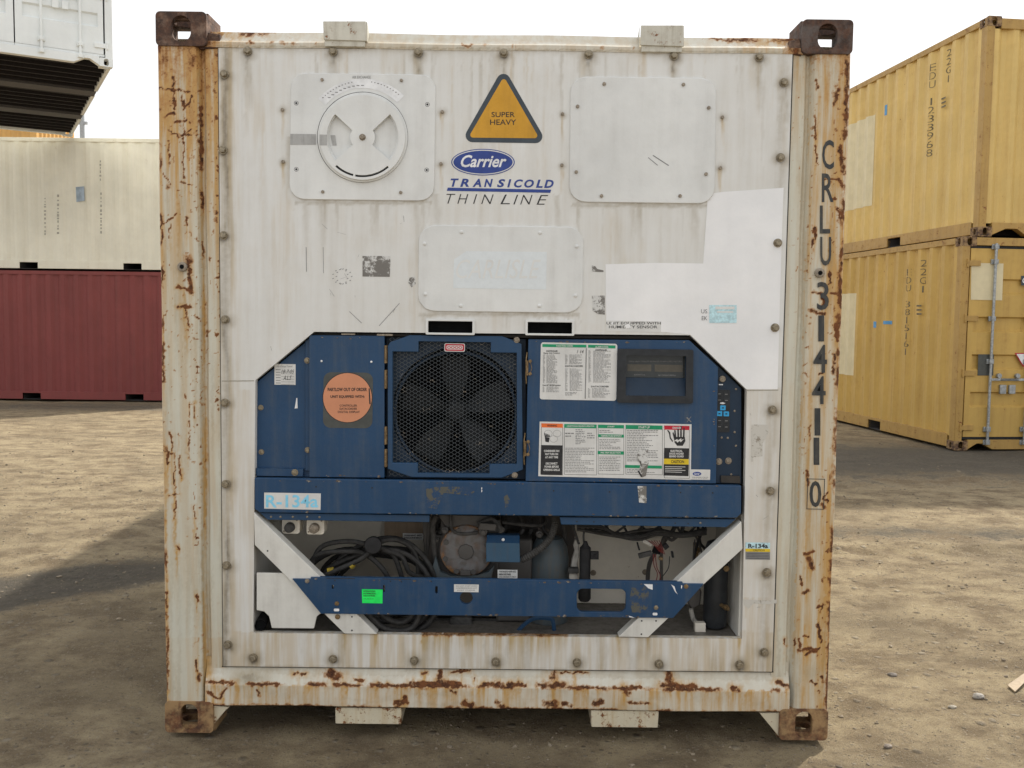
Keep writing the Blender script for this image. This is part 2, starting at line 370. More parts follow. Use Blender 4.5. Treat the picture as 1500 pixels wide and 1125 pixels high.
# ---- big front panel
BOLTS = [(329,109),(327,220),(328,345),(330,468),(330,590),(331,709),(332,828),(334,944),(363,75),(488,76),(613,77),(738,78),(862,80),(987,82),(1112,84),
         (1148,121),(1143,231),(1139,356),(1135,480),(1131,600),(1128,719),(1123,838),(1119,955),(371,963),(488,965),(607,967),(726,969),(845,970),(965,972),(1083,973)]
YP = .016
OUT = [(320,70),(1161,76),(1131,984),(327,976)]
HOLE = [(374,557),(460,486),(1011,491),(1094,571),(1087,936),(371,927)]
SL1 = [(626,470),(693,470.5),(693,488),(626,487.5)]; SL2 = [(772,471.5),(839,472),(839,489),(772,488.5)]
def wear_panel(x, y):
    x1_, y1_ = x, y; x = x+(fbm(x/9, y/14, 66, 3)-.5)*5; y = y+(fbm(x1_/9, y1_/9, 67, 3)-.5)*6
    f = fbm(x/60, y/60, 1); v1 = fbm(x/7, y/260, 5); v2 = fbm(x/22, y/400, 8)
    g = .06*f + sst(.58, .78, v1)*.42*np.exp(-np.clip(y-70, 0, 999)/170) + sst(.55, .8, v2)*.10
    b = sst(.60, .8, fbm(x/9, y/300, 12))*.30*np.exp(-np.clip(y-70, 0, 999)/260)+sst(.55, .8, fbm(x/40, y/120, 21))*.16
    r = np.zeros_like(x)
    for cx, cy in BOLTS:
        k = .95 if cy < 200 else .7
        fresh = (cx > 1120 and 300 < cy < 560)
        if fresh: g = np.maximum(g, blob(x, y, cx-2, cy+1, 8)*.5); continue
        g = np.maximum(g, blob(x, y, cx+.5, cy+2, 13)*1.0)
        g = np.maximum(g, streak(x, y, cx+1+2.0*np.sin(y/19), cy, 90 if cy < 900 else 30, 7)*k*(.55+.6*vn(x/3, y/14, 2)))
    for cx, cy in ((414,161),(415,237),(648,164),(646,240),(824,167),(823,242),(1058,172),(1055,246)):
        g = np.maximum(g, blob(x, y, cx, cy+1, 7)*.6); b = np.maximum(b, streak(x, y, cx, cy, 45, 2.2)*.8)
    # long run-off down the bolted flange on both sides
    lf = np.exp(-((x-331-2*np.sin(y/40))/8.5)**2)*(.62+.35*vn(x/5, y/60, 9))
    g = np.maximum(g, lf*.95); b = np.maximum(b, np.exp(-((x-334)/15)**2)*.42)
    e = 1161-(y-76)*.033
    g = np.maximum(g, np.exp(-((x-e+14)/8)**2)*(.25+.4*vn(x/4, y/50, 4))*np.where((y > 283) & (y < 572), 0, 1))
    g = np.maximum(g, np.exp(-np.clip(y-72-.006*(x-320), 0, 99)/5)*.6)
    # below the plates
    for x0, x1, y0, L in ((430,634,296,70),(838,1040,300,70),(615,850,460,30)):
        m = np.where((x > x0) & (x < x1) & (y > y0-3) & (y < y0+L), 1, 0)*(1-np.clip((y-y0)/L, 0, 1))
        g = np.maximum(g, m*sst(.45, .8, fbm(x/6, y/200, 31))*.6); g = np.maximum(g, np.where((x > x0) & (x < x1), np.exp(-((y-y0-1)/3)**2), 0)*.6)
    for cx in (423, 471, 447, 611, 641, 817, 1019, 1040): g = np.maximum(g, streak(x, y, cx+2*np.sin(y/25), 285 if cx not in (423,) else 200, 110, 5)*.45)
    # sill under the unit
    s = np.where((x > 618) & (x < 834) & (y > 925), 1, 0); d = np.clip((y-928)/50, 0, 1)
    b = np.maximum(b, s*(1-d)*(.35+.8*fbm(x/6, y/120, 41))); r = np.maximum(r, s*np.exp(-np.clip(y-930-.01*(x-618), 0, 99)/2.2)*.62)
    g = np.maximum(g, s*(1-d)*sst(.45, .7, fbm(x/11, y/90, 44))*.65)
    g = np.maximum(g, np.where(y > 925, sst(.5, .75, fbm(x/16, y/100, 47))*.4, 0)); b = np.maximum(b, np.where(y > 925, .22+.3*f, 0)); b = np.maximum(b, np.where(y > 570, .08+.20*f, 0)); b = np.maximum(b, .05*f+.05*sst(.5, .8, fbm(x/90, y/30, 69)))
    for cx in (505, 552, 905, 950, 1083): b = np.maximum(b, streak(x, y, cx, 926, 46, 4)*.95)
    g = np.maximum(g, np.exp(-((y-(977+.0102*(x-327)))/2.5)**2)*.6)
    # patches of old adhesive on the flange
    for q in ((1092,876,1126,934),): b = np.maximum(b, np.where((x > q[0]) & (x < q[2]) & (y > q[1]) & (y < q[3]), .34, 0))
    return r, g, b
def in_poly(px, py, poly):
    c = False; j = len(poly)-1
    for i in range(len(poly)):
        if (poly[i][1] > py) != (poly[j][1] > py) and px < (poly[j][0]-poly[i][0])*(py-poly[i][1])/(poly[j][1]-poly[i][1]+1e-12)+poly[i][0]: c = not c
        j = i
    return c
def cut_sheet(name, mat, outer, holes, Y, depth, cell, fn, parent):
    outer = [X2(a, b, Y) for a, b in outer]; holes = [[X2(a, b, Y) for a, b in h] for h in holes]
    xs = [p[0] for p in outer]; zs = [p[1] for p in outer]; x0, x1, z0, z1 = min(xs), max(xs), min(zs), max(zs)
    nx = int((x1-x0)/cell)+1; nz = int((z1-z0)/cell)+1
    gx, gz = np.meshgrid(np.linspace(x0, x1, nx+1), np.linspace(z0, z1, nz+1)); co = np.stack([gx.ravel(), np.full(gx.size, Y), gz.ravel()], 1)
    i = np.arange(nx*nz); a = (i//nx)*(nx+1)+i % nx
    me = bpy.data.meshes.new(name); me.from_pydata(co.tolist(), [], np.stack([a, a+1, a+nx+2, a+nx+1], 1).tolist())
    bm = bmesh.new(); bm.from_mesh(me)
    for poly in [outer]+holes:
        for k in range(len(poly)):
            (ax, az), (bx, bz) = poly[k-1], poly[k]; n = Vector((bz-az, 0, -(bx-ax))).normalized()
            bmesh.ops.bisect_plane(bm, geom=bm.verts[:]+bm.edges[:]+bm.faces[:], dist=1e-5, plane_co=(ax, Y, az), plane_no=n)
    kill = []
    for f in bm.faces:
        c = f.calc_center_median()
        if not in_poly(c.x, c.z, outer) or any(in_poly(c.x, c.z, h) for h in holes): kill.append(f)
    bmesh.ops.delete(bm, geom=kill, context='FACES')
    be = [e for e in bm.edges if e.is_boundary]; r = bmesh.ops.extrude_edge_only(bm, edges=be)
    for v in r['geom']:
        if isinstance(v, bmesh.types.BMVert): v.co.y += depth
    bm.normal_update()
    bm.to_mesh(me); bm.free(); me.materials.append(mat); paint_attr(me, fn)
    o = bpy.data.objects.new(name, me); COL.objects.link(o); o.parent = parent; return o
panel = cut_sheet('front_panel', m_panel, OUT, [HOLE, SL1, SL2], YP, .03, .0065, wear_panel, ROOT)

# ---- corner posts and rails: profiled sheets
def prof_sheet(name, mat, pts, a0, a1, vertical, cell, fn, parent, warp=None):
    """pts: (coordinate across, y) polyline; swept from a0 to a1 along z (vertical) or x"""
    q = []
    for (c0, y0), (c1, y1) in zip(pts[:-1], pts[1:]):
        n = max(1, int(math.ceil(math.hypot(c1-c0, y1-y0)/cell)))
        q += [(c0+(c1-c0)*i/n, y0+(y1-y0)*i/n) for i in range(n)]
    q.append(pts[-1]); q = np.array(q); m = len(q); N = int((a1-a0)/cell)+1; al = np.linspace(a0, a1, N)
    C = np.repeat(q[:, 0][None], N, 0); Yy = np.repeat(q[:, 1][None], N, 0); A = np.repeat(al[:, None], m, 1)
    if warp: C, Yy, A = warp(C, Yy, A)
    co = np.stack([C, Yy, A] if vertical else [A, Yy, C], -1).reshape(-1, 3)
    i = np.arange((m-1)*(N-1)); a = (i//(m-1))*m+i % (m-1); qd = np.stack([a, a+1, a+m+1, a+m], 1)
    me = bpy.data.meshes.new(name); me.from_pydata(co.tolist(), [], qd.tolist()); me.materials.append(mat); paint_attr(me, fn)
    me.polygons.foreach_set('use_smooth', [True]*len(me.polygons)); me.set_sharp_from_angle(angle=R_(40))
    o = bpy.data.objects.new(name, me); COL.objects.link(o); o.parent = parent; return o
def spots(x, y, seed, dens, size=1.0):
    return sst(dens, dens+.06, vn(x/(3.2*size), y/(4.2*size), seed))
def wear_left(x, y):
    x0_, y0_ = x, y; x = x+(fbm(x/5, y/5, 80+1, 3)-.5)*7; y = y+(fbm(x0_/5, y0_/5, 90+1, 3)-.5)*7; brk = .50+.85*fbm(x0_/3.2, y0_/3.2, 95, 2)
    t = (y-70)/970; ex = 232+13*t       # outer edge
    r = np.zeros_like(x); top = np.exp(-np.clip(y-62, 0, 999)/115.)
    b = .10+.14*fbm(x/15, y/80, 2)+.16*np.exp(-np.clip(y-330, 0, 999)/120.)*np.where(y > 0, 1, 0)+top*(.65+1.2*fbm(x/5, y/70, 3))+np.exp(-np.clip(y-62, 0, 999)/260.)*sst(.4, .7, fbm(x/5, y/200, 6))*.42
    b += np.where(y0_ > 934, .16, 0); b = np.maximum(b, np.exp(-((x-(296+5*t))/5)**2)*(.45+.45*vn(x/4, y/90, 26)))
    gx = 293+5*t
    b = np.maximum(b, np.exp(-((x-gx-1)/7)**2)*(.5*np.exp(-np.clip(y-60, 0, 999)/400.)+.12+.22*vn(x/4, y/70, 6)))
    g = np.exp(-((x-gx)/3.5)**2)*(.40+.25*vn(x/5, y/50, 1)); b = np.maximum(b, np.exp(-((x-ex)/5)**2)*(.35+.4*vn(x/4, y/40, 16)))
    r = np.maximum(r, top*.60*fbm(x/8, y/22, 7)*1.5)
    for q in ((233,129,277,134,2.2),(254,112,256,160,2.2),(240,171,255,165,2.2),(258,179,272,176,2.4),(266,140,271,160,2),(271,160,282,140,2),(246,190,262,200,1.7),(262,200,280,190,1.7),
              (250,196,279,198,1.6),(269,160,269,262,1.3),(247,205,248,248,1.2),(239,254,250,270,1.6),(262,266,281,270,1.5),(240,328,258,314,1.4),(235,320,238,350,1.5),(275,378,279,428,3.5),
              (259,420,281,426,2.6),(260,450,281,448,2.4),(272,452,276,478,1.8),(272,318,274,330,2.4),(250,330,248,348,1),(285,590,284,612,1),(277,590,277,670,1),(250,634,253,660,1.3),(240,660,252,664,1.5),
              (255,664,257,760,1.2),(262,668,265,700,1.3),(259,636,262,640,1),(246,726,264,724,1),(284,742,286,760,1.4),(259,800,262,806,1.6),(288,870,290,882,1.8),(245,655,245,680,2),
              (294,158,295,250,3.4),(296,282,298,305,3.2),(297,355,298,375,2),(244,868,245,880,1.5),(288,968,289,985,1.8),(291,988,292,998,3),(242,1000,242,1030,1)):
        r = np.maximum(r, seg(x, y, q[0], q[1], q[2], q[3], q[4])*.95*brk); b = np.maximum(b, np.maximum(seg(x, y, *q[:4], q[4]*2+2.5)*.55, streak(x, y, (q[0]+q[2])/2, max(q[1], q[3])-3, 62, q[4]+1.5)*.85))
    r = np.maximum(r, blob(x, y, 245, 274, 6, 4)*.8); r = np.maximum(r, blob(x, y, 276, 382, 7, 9)*.9)
    r = np.maximum(r, spots(x, y, 3, .80)*.75*np.exp(-((x-(286+5*t))/14)**2)*np.where(y < 800, 1, .5))
    r = np.maximum(r, spots(x, y, 13, .86)*.62*np.where(y < 620, 1, .3))
    r = np.maximum(r, np.exp(-((x-ex-1)/2.6)**2)*sst(.42, .68, fbm(x/20, y/26, 9))*.8)
    r = np.maximum(r, spots(x, y, 23, .74)*.7*np.exp(-((x-(317+2*t))/5)**2)*np.where(y < 600, 1, .25))
    r = np.maximum(r, np.exp(-((x-gx-1)/3)**2)*sst(.55, .7, fbm(x/20, y/30, 19))*.55*np.where(y < 520, 1, 0))
    g = np.maximum(g, sst(.45, .8, fbm(x/6, y/140, 86))*.30+.06)
    return r, g, b
def wear_right(x, y):
    x0_, y0_ = x, y; x = x+(fbm(x/5, y/5, 80+2, 3)-.5)*7; y = y+(fbm(x0_/5, y0_/5, 90+2, 3)-.5)*7; brk = .50+.85*fbm(x0_/3.2, y0_/3.2, 95, 2)
    t = (y-75)/975; ex = 1243-31*t; ix = 1161-28*t
    u = (x-ix)/(ex-ix)                  # 0 at the panel, 1 at the outer edge
    top = np.exp(-np.clip(y-78, 0, 999)/85.)
    b = np.where(u > .33, .36, .05)+.26*fbm(x/15, y/80, 32)+top*.6*fbm(x/5, y/70, 33)+np.where(u > .33, sst(.45, .75, fbm(x/6, y/180, 36))*.25, 0)
    b = np.maximum(b, np.exp(-((u-.98)/.20)**2)*(.50+.75*fbm(x/9, y/50, 37)))
    g = np.exp(-((u-.30)/.04)**2)*.32+top*.3
    r = top*.42*fbm(x/8, y/16, 17)*1.5*np.where(u > .3, 1, .5)
    r = np.maximum(r, np.exp(-((u-.99)/.055)**2)*sst(.30, .55, fbm(x/20, y/30, 39))*.85)
    for q in ((1222,138,1228,132,4),(1222,150,1226,140,4),(1196,118,1197,130,2.4),(1193,170,1195,205,1.6),(1194,214,1198,240,1.6),(1231,215,1236,252,4.5),(1228,262,1234,270,3),(1206,262,1224,263,1.6),
              (1228,305,1230,322,2.6),(1193,332,1194,350,2.4),(1190,350,1188,362,2),(1215,398,1216,415,2.6),(1190,428,1206,430,2.8),(1206,436,1207,448,4),(1188,455,1206,460,3.2),(1216,430,1228,432,1.8),
              (1224,476,1226,500,3),(1222,520,1220,548,3),(1200,548,1206,545,2),(1186,625,1188,645,1.8),(1182,690,1184,712,2.4),(1206,730,1212,735,2.4),(1212,722,1206,728,2),(1180,812,1190,808,3),(1184,818,1192,832,4.4),
              (1173,842,1174,858,2),(1176,870,1184,866,3.4),(1196,890,1206,886,2),(1170,935,1173,950,2.2),(1170,952,1196,950,3),(1180,958,1200,950,2.6),(1165,935,1164,945,1.6),(1200,925,1203,940,2),(1176,932,1186,932,1.6),
              (1205,740,1208,745,3),(1195,1003,1188,998,2.4),(1203,990,1206,1000,2),(1198,915,1200,925,2.4),(1150,935,1150,945,1.4)):
        r = np.maximum(r, seg(x, y, *q[:4], q[4])*.95*brk); b = np.maximum(b, np.maximum(seg(x, y, *q[:4], q[4]*2+2.5)*.55, streak(x, y, (q[0]+q[2])/2, max(q[1], q[3])-3, 48, q[4]+2)*.85))
    r = np.maximum(r, spots(x, y, 43, .80)*.7*np.exp(-((u-.42)/.10)**2)*np.where(y < 700, 1, .4))
    r = np.maximum(r, spots(x, y, 53, .82)*.7*np.exp(-((u-.85)/.14)**2))
    r = np.maximum(r, spots(x, y, 63, .86)*.6*np.exp(-((u-.15)/.14)**2)*np.where(y < 420, 1, .5))
    g = np.maximum(g, blob(x, y, 1190, 985, 20, 14)*.35)
    g = np.maximum(g, sst(.45, .8, fbm(x/6, y/140, 87))*.30+.06)
    return r, g, b
EX = CW/2-.002
def wx(px, Y=0): return P(px, 550, Y).x
zb, zt = .112, 2.478
def rnd(C, Y, A): return C+.0012*np.sin(A*9), Y+.0010*np.sin(A*5.3)+.0007*np.sin(A*13+C*20), A
prof_sheet('corner_post', m_post, [(-EX, .14), (-EX, .014), (-EX+.006, .007), (-EX+.013, .006), (wx(287), .006), (wx(291), .010), (wx(296), .036), (wx(299), .036), (wx(303), .022), (wx(327, .022), .022), (wx(327, .022), .05)], zb, zt, True, .0042, wear_left, ROOT, rnd)
o = prof_sheet('corner_post', m_post, [(EX, .14), (EX, .014), (EX-.006, .007), (EX-.013, .006), (wx(1184), .006), (wx(1180), .010), (wx(1174), .034), (wx(1171), .034), (wx(1167), .022), (wx(1143, .022), .022), (wx(1143, .022), .05)][::-1], zb, zt, True, .0042, wear_right, ROOT, rnd)
# bottom rail: sloping upper half, upright lower half, underside
def wear_bottom(x, y):
    x0_, y0_ = x, y; x = x+(fbm(x/5, y/5, 80+3, 3)-.5)*7; y = y+(fbm(x0_/5, y0_/5, 90+3, 3)-.5)*7; brk = .50+.85*fbm(x0_/3.2, y0_/3.2, 95, 2)
    yy = y-.0124*(x-300)
    e = yy-1002; b = .03+.14*fbm(x/20, y/20, 51); b = np.where(e > 0, b+.30+sst(.42, .68, fbm(x/4, y/60, 55))*.35*np.exp(-np.clip(e, 0, 99)/22), b)
    b = np.maximum(b, np.exp(-((x-302)/12)**2)*.7); b = np.maximum(b, np.exp(-((x-1150)/10)**2)*.7*np.where(e > 0, 1, .3))
    g = .10*fbm(x/9, y/9, 57)+np.where(e < -15, .22, 0)+sst(.5, .8, fbm(x/30, y/8, 50))*.22
    g = np.maximum(g, blob(x, y, 365, 993, 30, 14)*.75)
    m = sst(.36, .58, fbm(x/26, y*0, 58, 3)); r = np.exp(-((e+1)/3.4)**2)*m*.9; b = np.maximum(b, np.exp(-np.clip(e, 0, 99)/16)*np.where(e > 0, 1, 0)*m*(.3+.7*fbm(x/4, y/50, 60)))
    r = np.maximum(r, np.exp(-((yy-1033)/3.2)**2)*sst(.36, .6, fbm(x/28, y*0+3, 59, 3))*.85)
    for q in ((483,985,492,990,9),(430,987,446,987,2.4),(520,995,530,997,3),(645,985,645,996,6),(660,986,690,981,2),(618,986,626,986,2),(645,1003,672,1003,6),(660,1012,668,1016,3),(602,1001,640,1001,3.6),(810,987,810,992,6.5),
              (820,985,860,985,1.6),(790,1003,825,1004,5.5),(710,1003,735,1003,4.6),(745,1003,768,1003,4),(979,986,980,998,6),(968,1003,1020,1006,4),(912,1008,920,1016,4),(922,1006,938,1007,3),(870,1030,882,1027,5),(920,1029,950,1030,2.4),
              (1072,1008,1080,1012,4),(1140,1000,1162,1008,4.4),(555,1001,560,1003,3),(567,1002,569,1003,2),(378,1012,380,1020,3),(303,1012,320,1024,2),(320,1024,334,1005,2.4),(285,998,345,1001,2.4),(695,992,696,996,1.6),
              (593,1022,596,1028,4),(579,1030,590,1030,4),(680,1030,690,1034,6),(728,1028,735,1034,4),(800,1030,812,1032,6),(826,1030,836,1033,4.5)):
        r = np.maximum(r, seg(x, y, *q[:4], q[4])*.95*brk); b = np.maximum(b, np.maximum(seg(x, y, *q[:4], q[4]*2+2.5)*.55, streak(x, y, (q[0]+q[2])/2, max(q[1], q[3])-3, 48, q[4]+2)*.85))
    for cx, L in ((380,20),(450,26),(508,24),(600,24),(788,26),(975,30),(1005,26),(1145,24),(1152,30),(660,24),(310,30)): b = np.maximum(b, streak(x, yy, cx, 1003, L, 3)*1.0)
    return r, g, b
zp = P(730, 978, .022).z; zm = P(730, 1007, 0).z; zl = P(730, 1039, 0).z
prof_sheet('bottom_rail', m_rail, [(zl, .16), (zl, .006), (zl+.004, .002), (zm-.004, .002), (zm, .004), (zp-.006, .028), (zp+.03, .03)], wx(296)-.002, wx(1172)+.002, False, .0042, wear_bottom, ROOT, lambda C, Y, A: (C+.0015*np.sin(A*7), Y+.0015*np.sin(A*11+C*40), A))
def wear_top(x, y):
    x0_, y0_ = x, y; x = x+(fbm(x/5, y/5, 80+4, 3)-.5)*7; y = y+(fbm(x0_/5, y0_/5, 90+4, 3)-.5)*7; brk = .50+.85*fbm(x0_/3.2, y0_/3.2, 95, 2)
    yy = y-.0124*(x-300); d = np.minimum(np.abs(x-300), np.abs(x-1165))
    r = np.exp(-((yy-49)/4)**2)*np.where(d < 140, .8, 0)*sst(.3, .6, fbm(x/30, y/6, 71))+np.exp(-((yy-62)/3)**2)*sst(.58, .72, fbm(x/24, y*0, 72))*.75
    r = np.maximum(r, np.clip(1-d/28, 0, 1)*.8); b = np.clip(1-d/100, 0, 1)*.5+.1+.2*fbm(x/8, y/8, 73); g = .12*fbm(x/9, y/9, 74)+np.exp(-((yy-67)/1.6)**2)*.7
    return r, g, b
zr0 = P(730, 75, .02).z; zr1 = P(730, 66, .012).z; zr2 = P(730, 61, .03).z; zr3 = P(730, 52, .05).z
prof_sheet('top_rail', m_rail, [(zr0, .03), (zr0+.001, .014), (zr1, .012), (zr2, .030), (zr3, .046), (zr3+.004, .20)], -1.05, 1.05, False, .005, wear_top, ROOT, lambda C, Y, A: (C+.0015*np.sin(A*9), Y, A))

# ---- corner castings
def hollow_casting(root, x, y, z, sx, sy, sz, mat, hw=.032, hh=.05, name='corner_casting'):
    """x,y,z: outer corner; sx,sy,sz: direction into the container; front, side and top/bottom plates have holes"""
    W, D, H, t = .178, .162, .118, .022
    b = MB(mat)
    cxy = lambda cx, cy, a, c, n=18: [(cx+a*math.cos(2*PI*i/n)*(1.0), cy+c*math.sin(2*PI*i/n)) for i in range(n)]
    def rr(w_, h_, r=.016):
        o = []
        for cx, cy, a in ((w_-r, h_-r, 0), (r, h_-r, 90), (r, r, 180), (w_-r, r, 270)):
            for i in range(5): o.append((cx+r*math.cos(R_(a+22.5*i)), cy+r*math.sin(R_(a+22.5*i))))
        return o
    O = Vector((x, y, z)); ex = Vector((sx,0,0)); ey = Vector((0,sy,0)); ez = Vector((0,0,sz))
    slot = lambda cx, cy, a, c: [(cx+(a*math.cos(q)), cy+(c-a)*(1 if math.sin(q) > 0 else -1)+a*math.sin(q)) for q in [2*PI*(i+.5)/20 for i in range(20)]]
    b.plate(rr(W, H), [slot(W*.5, H*.5, hw, hh)], O, ex, ez, ey, t)                                   # front
    b.plate([(t, .012), (D, .012), (D, H-.004), (t, H-.004)], [slot(D*.5, H*.5, .026, .040)], O, ey, ez, ex, t)    # outer side
    b.plate([(t-.001, t), (W, t), (W, D), (t-.001, D)], [cxy(W*.5, D*.5, .05, .035)], O, ex, ey, ez, t)                  # top or bottom
    b.plate([(t, t), (D, t), (D, H), (t, H)], [], O+ex*(W-.012), ey, ez, ex, .012)                    # inner side
    b.plate([(t, t), (W-.012, t), (W-.012, D), (t, D)], [], O+ez*(H-.010), ex, ey, ez, .010)
    return b.build(name, root, bevel=.004, seg=2)
for sx in (1, -1):
    hollow_casting(ROOT, -sx*CW/2, 0, CH, sx, 1, -1, m_castd if sx < 0 else m_cast, .034, .045)
    hollow_casting(ROOT, -sx*CW/2, 0, 0, sx, 1, 1, m_castb)
    hollow_casting(ROOT, -sx*CW/2, CL, CH, sx, -1, -1, m_cast); hollow_casting(ROOT, -sx*CW/2, CL, 0, sx, -1, 1, m_cast)
# gussets
for pts in ([(306,1033),(336,1036),(331,1040),(309,1066)], [(1113,1045),(1146,1044),(1146,1082),(1141,1079)]):
    MB(m_cream).pp(pts, .012, .12).build('gusset', ROOT, bevel=.002)
for pts in ([(292,46),(322,50),(322,70),(292,72)], [(1156,60),(1172,56),(1174,82),(1156,78)]):
    MB(m_cast).pp(pts, .016, .14).build('gusset', ROOT, bevel=.002)
# body behind: walls, roof, underside, rear frame
for s in (-1, 1): MB(m_white).box(s*(CW/2-.06), s*(CW/2-.012), .13, CL-.12, .16, 2.46).build('side_wall', ROOT)
MB(m_white).box(-1.16, 1.16, .20, CL-.1, 2.50, 2.545).build('roof', ROOT)
MB(m_cream).box(-1.16, 1.16, .52, CL-.1, .15, .20).build('underside', ROOT)
for s in (-1, 1):
    MB(m_cream).box(s*(CW/2-.09), s*(CW/2-.004), .165, CL-.165, .05, .162).build('bottom_side_rail', ROOT, bevel=.003)
    MB(m_cream).box(s*(CW/2-.09), s*(CW/2-.004), .165, CL-.165, 2.455, 2.545).build('top_side_rail', ROOT, bevel=.003)
    MB(m_cream).box(s*(CW/2-.14), s*(CW/2-.003), CL-.15, CL-.01, .12, 2.47).build('corner_post', ROOT, bevel=.003)
MB(m_white).box(-1.08, 1.08, CL-.09, CL-.03, .12, 2.48).build('rear_wall', ROOT)
for q in (-.7, 0, .7, 1.4, 2.1, 2.8, 3.5, 4.2): MB(m_cream).box(-1.12, 1.12, 1.3+q, 1.36+q, .05, .149).build('cross_member', ROOT)
# blocks under the rail
for q in ([(491,1037),(588,1038),(588,1061),(491,1060)], [(866,1041),(965,1042),(964,1066),(866,1065)]):
    MB(m_cream).pp(q, .010, .40).build('fork_pocket', ROOT, bevel=.003)
# lashing brackets on the roof edge
for q, fl in (([(473,31),(536,31),(537,60),(474,58)], 1), ([(939,37),(1002,37),(1002,68),(938,66)], -1)):
    Y0 = -.004; b = MB(m_brk).pp(q, Y0, .008)
    p = [P(a, c, Y0) for a, c in q]; xx = p[1].x if fl > 0 else p[0].x; x2 = xx+fl*.0
    e = .055
    b.add([(xx-.004, Y0+.004, p[1].z), (xx+fl*.004, Y0+.004, p[1].z), (xx+fl*.004, Y0+.10, p[1].z-.045), (xx-fl*.004, Y0+.10, p[1].z-.045), (xx-.004, Y0+.004, p[2].z), (xx+fl*.004, Y0+.004, p[2].z), (xx+fl*.004, Y0+.10, p[2].z), (xx-fl*.004, Y0+.10, p[2].z)],
          [(0,1,2,3),(4,7,6,5),(0,4,5,1),(3,2,6,7),(1,5,6,2),(0,3,7,4)])
    xa, xb = p[0].x, p[1].x
    b.box(xa+.004, xb-.004, Y0+.006, .03, p[2].z-.018, p[2].z+.006)
    b.build('roof_bracket', ROOT, bevel=.002)
# ---- bolts
def hexbolt(px, py, Y, r, h, mat, parent, name='bolt', washer=True):
    c = P(px, py, Y); b = MB(mat)
    if washer: b.cyl(c, (0,-1,0), r*1.35, h*.25, 20)
    a = random.random()
    v = []
    for yy, rr_ in ((0, r), (h*.85, r), (h, r*.8)):
        for i in range(6): v.append((c.x+rr_*math.cos(a+i*PI/3), c.y-yy, c.z+rr_*math.sin(a+i*PI/3)))
    f = [(k*6+i, (k+1)*6+i, (k+1)*6+(i+1) % 6, k*6+(i+1) % 6) for k in (0, 1) for i in range(6)]+[tuple(range(12, 18))[::-1]]
    f = [tuple(reversed(q)) for q in f]; b.add(v, f)
    return b.build(name, parent, smooth=False)
def dome(px, py, Y, r, mat, parent, name='rivet'):
    c = P(px, py, Y); return MB(mat).lathe(c, (0,-1,0), [(0, r), (r*.3, r*.95), (r*.6, r*.6), (r*.68, r*.25)], 14).build(name, parent)
for x, y in BOLTS: hexbolt(x, y, YP, .0115, .016, m_steel, panel)
for x, y in ((414,161),(415,237),(648,164),(646,240),(824,167),(823,242),(1058,172),(1055,246)): hexbolt(x, y, YP, .0062, .007, m_dull, panel, washer=False)
for x, y in ((268,391),(1200,400)):
    c = P(x, y, .004); MB(m_dull).lathe(c, (0,-1,0), [(0, .017), (.010, .017), (.012, .014), (.012, .009)], 20).use(m_dark).cyl(c+Vector((0,-.0122,0)), (0,-1,0), .008, .0006, 14).build('post_socket', ROOT)

# dark sealant line round the bolted panel, weld seams
for q in ([(319,72),(320.3,72),(327.3,977),(326,977)], [(1160.7,76),(1162.6,76),(1132.6,985),(1130.7,985)], [(325,975.8),(1133,983.8),(1133,985.0),(325,977)]): MB(m_gap).pp(q, .0195, .004).build('sealant_line', ROOT, smooth=False)
for q in ([(322,70),(1163,76),(1163,77.6),(322,71.8)],): MB(m_resid0).pp(q, .0185, .004).build('sealant_line', ROOT, smooth=False)
MB(m_resid0).flat([(325,557.6),(372,557.2),(372,558.4),(325,558.8)], YP-.0008).build('weld_seam', panel); MB(m_resid0).flat([(1094,571.5),(1140,571),(1140,572),(1094,572.6)], YP-.0008).build('weld_seam', panel)
# ---- bolted plates on the upper panel
YA = .009
def rplate(name, x0, y0, x1, y1, r, mat, bolts, bm_, br):
    o = MB(mat).pp(rrect(x0, y0, x1, y1, r), YA, YP-YA+.004).build(name, ROOT, bevel=.0022)
    for x, y in bolts: hexbolt(x, y, YA, br, .006, bm_, o, washer=False) if bm_ is not m_plate else dome(x, y, YA, br*1.1, bm_, o)
    return o
vent = rplate('vent_cover', 425, 108, 637, 293, 22, m_plate, [(472,117),(588,118),(473,281),(587,282)], m_dull, .006)
b = MB(m_ink)
for x, y in ((434,151),(626,153),(434,248),(625,249)): b.flat(ring(x, y, 1.6, n=10), YA-.0006)
b.build('screw_hole', vent)
MB(m_gink).flat(ring(434,151,3.4,n=16), YA-.0003, ring(434,151,2.6,n=16)).flat(ring(626,153,3.4,n=16), YA-.0003, ring(626,153,2.6,n=16)).flat(ring(434,248,3.4,n=16), YA-.0003, ring(434,248,2.6,n=16)).flat(ring(625,249,3.4,n=16), YA-.0003, ring(625,249,2.6,n=16)).build('hole_rim', vent)
C0 = (531, 201)
def wedge(side):
    a = 39; cx, cy = C0; s = side
    inner = [(cx+s*18*math.cos(R_(t)), cy-18*math.sin(R_(t))) for t in range(-38, 39, 12)]
    outer = [(cx+s*52.5*math.cos(R_(t)), cy-52.5*math.sin(R_(t))) for t in range(40, -41, -8)]
    return inner+outer
MB(m_plate).pp(ring(*C0, 66, n=56), YA-.008, .008, [ring(*C0, 50, n=48)]).build('vent_disc_rim', vent, bevel=.002)
dsc = MB(m_plate).pp(ring(*C0, 62.5, n=56), YA-.0185, .0155, [wedge(1), wedge(-1), arc(*C0, 55.5, 58.5, 227, 256, 10), arc(*C0, 55.5, 58.5, 259, 311, 14)]).build('vent_disc', vent, bevel=.0006)
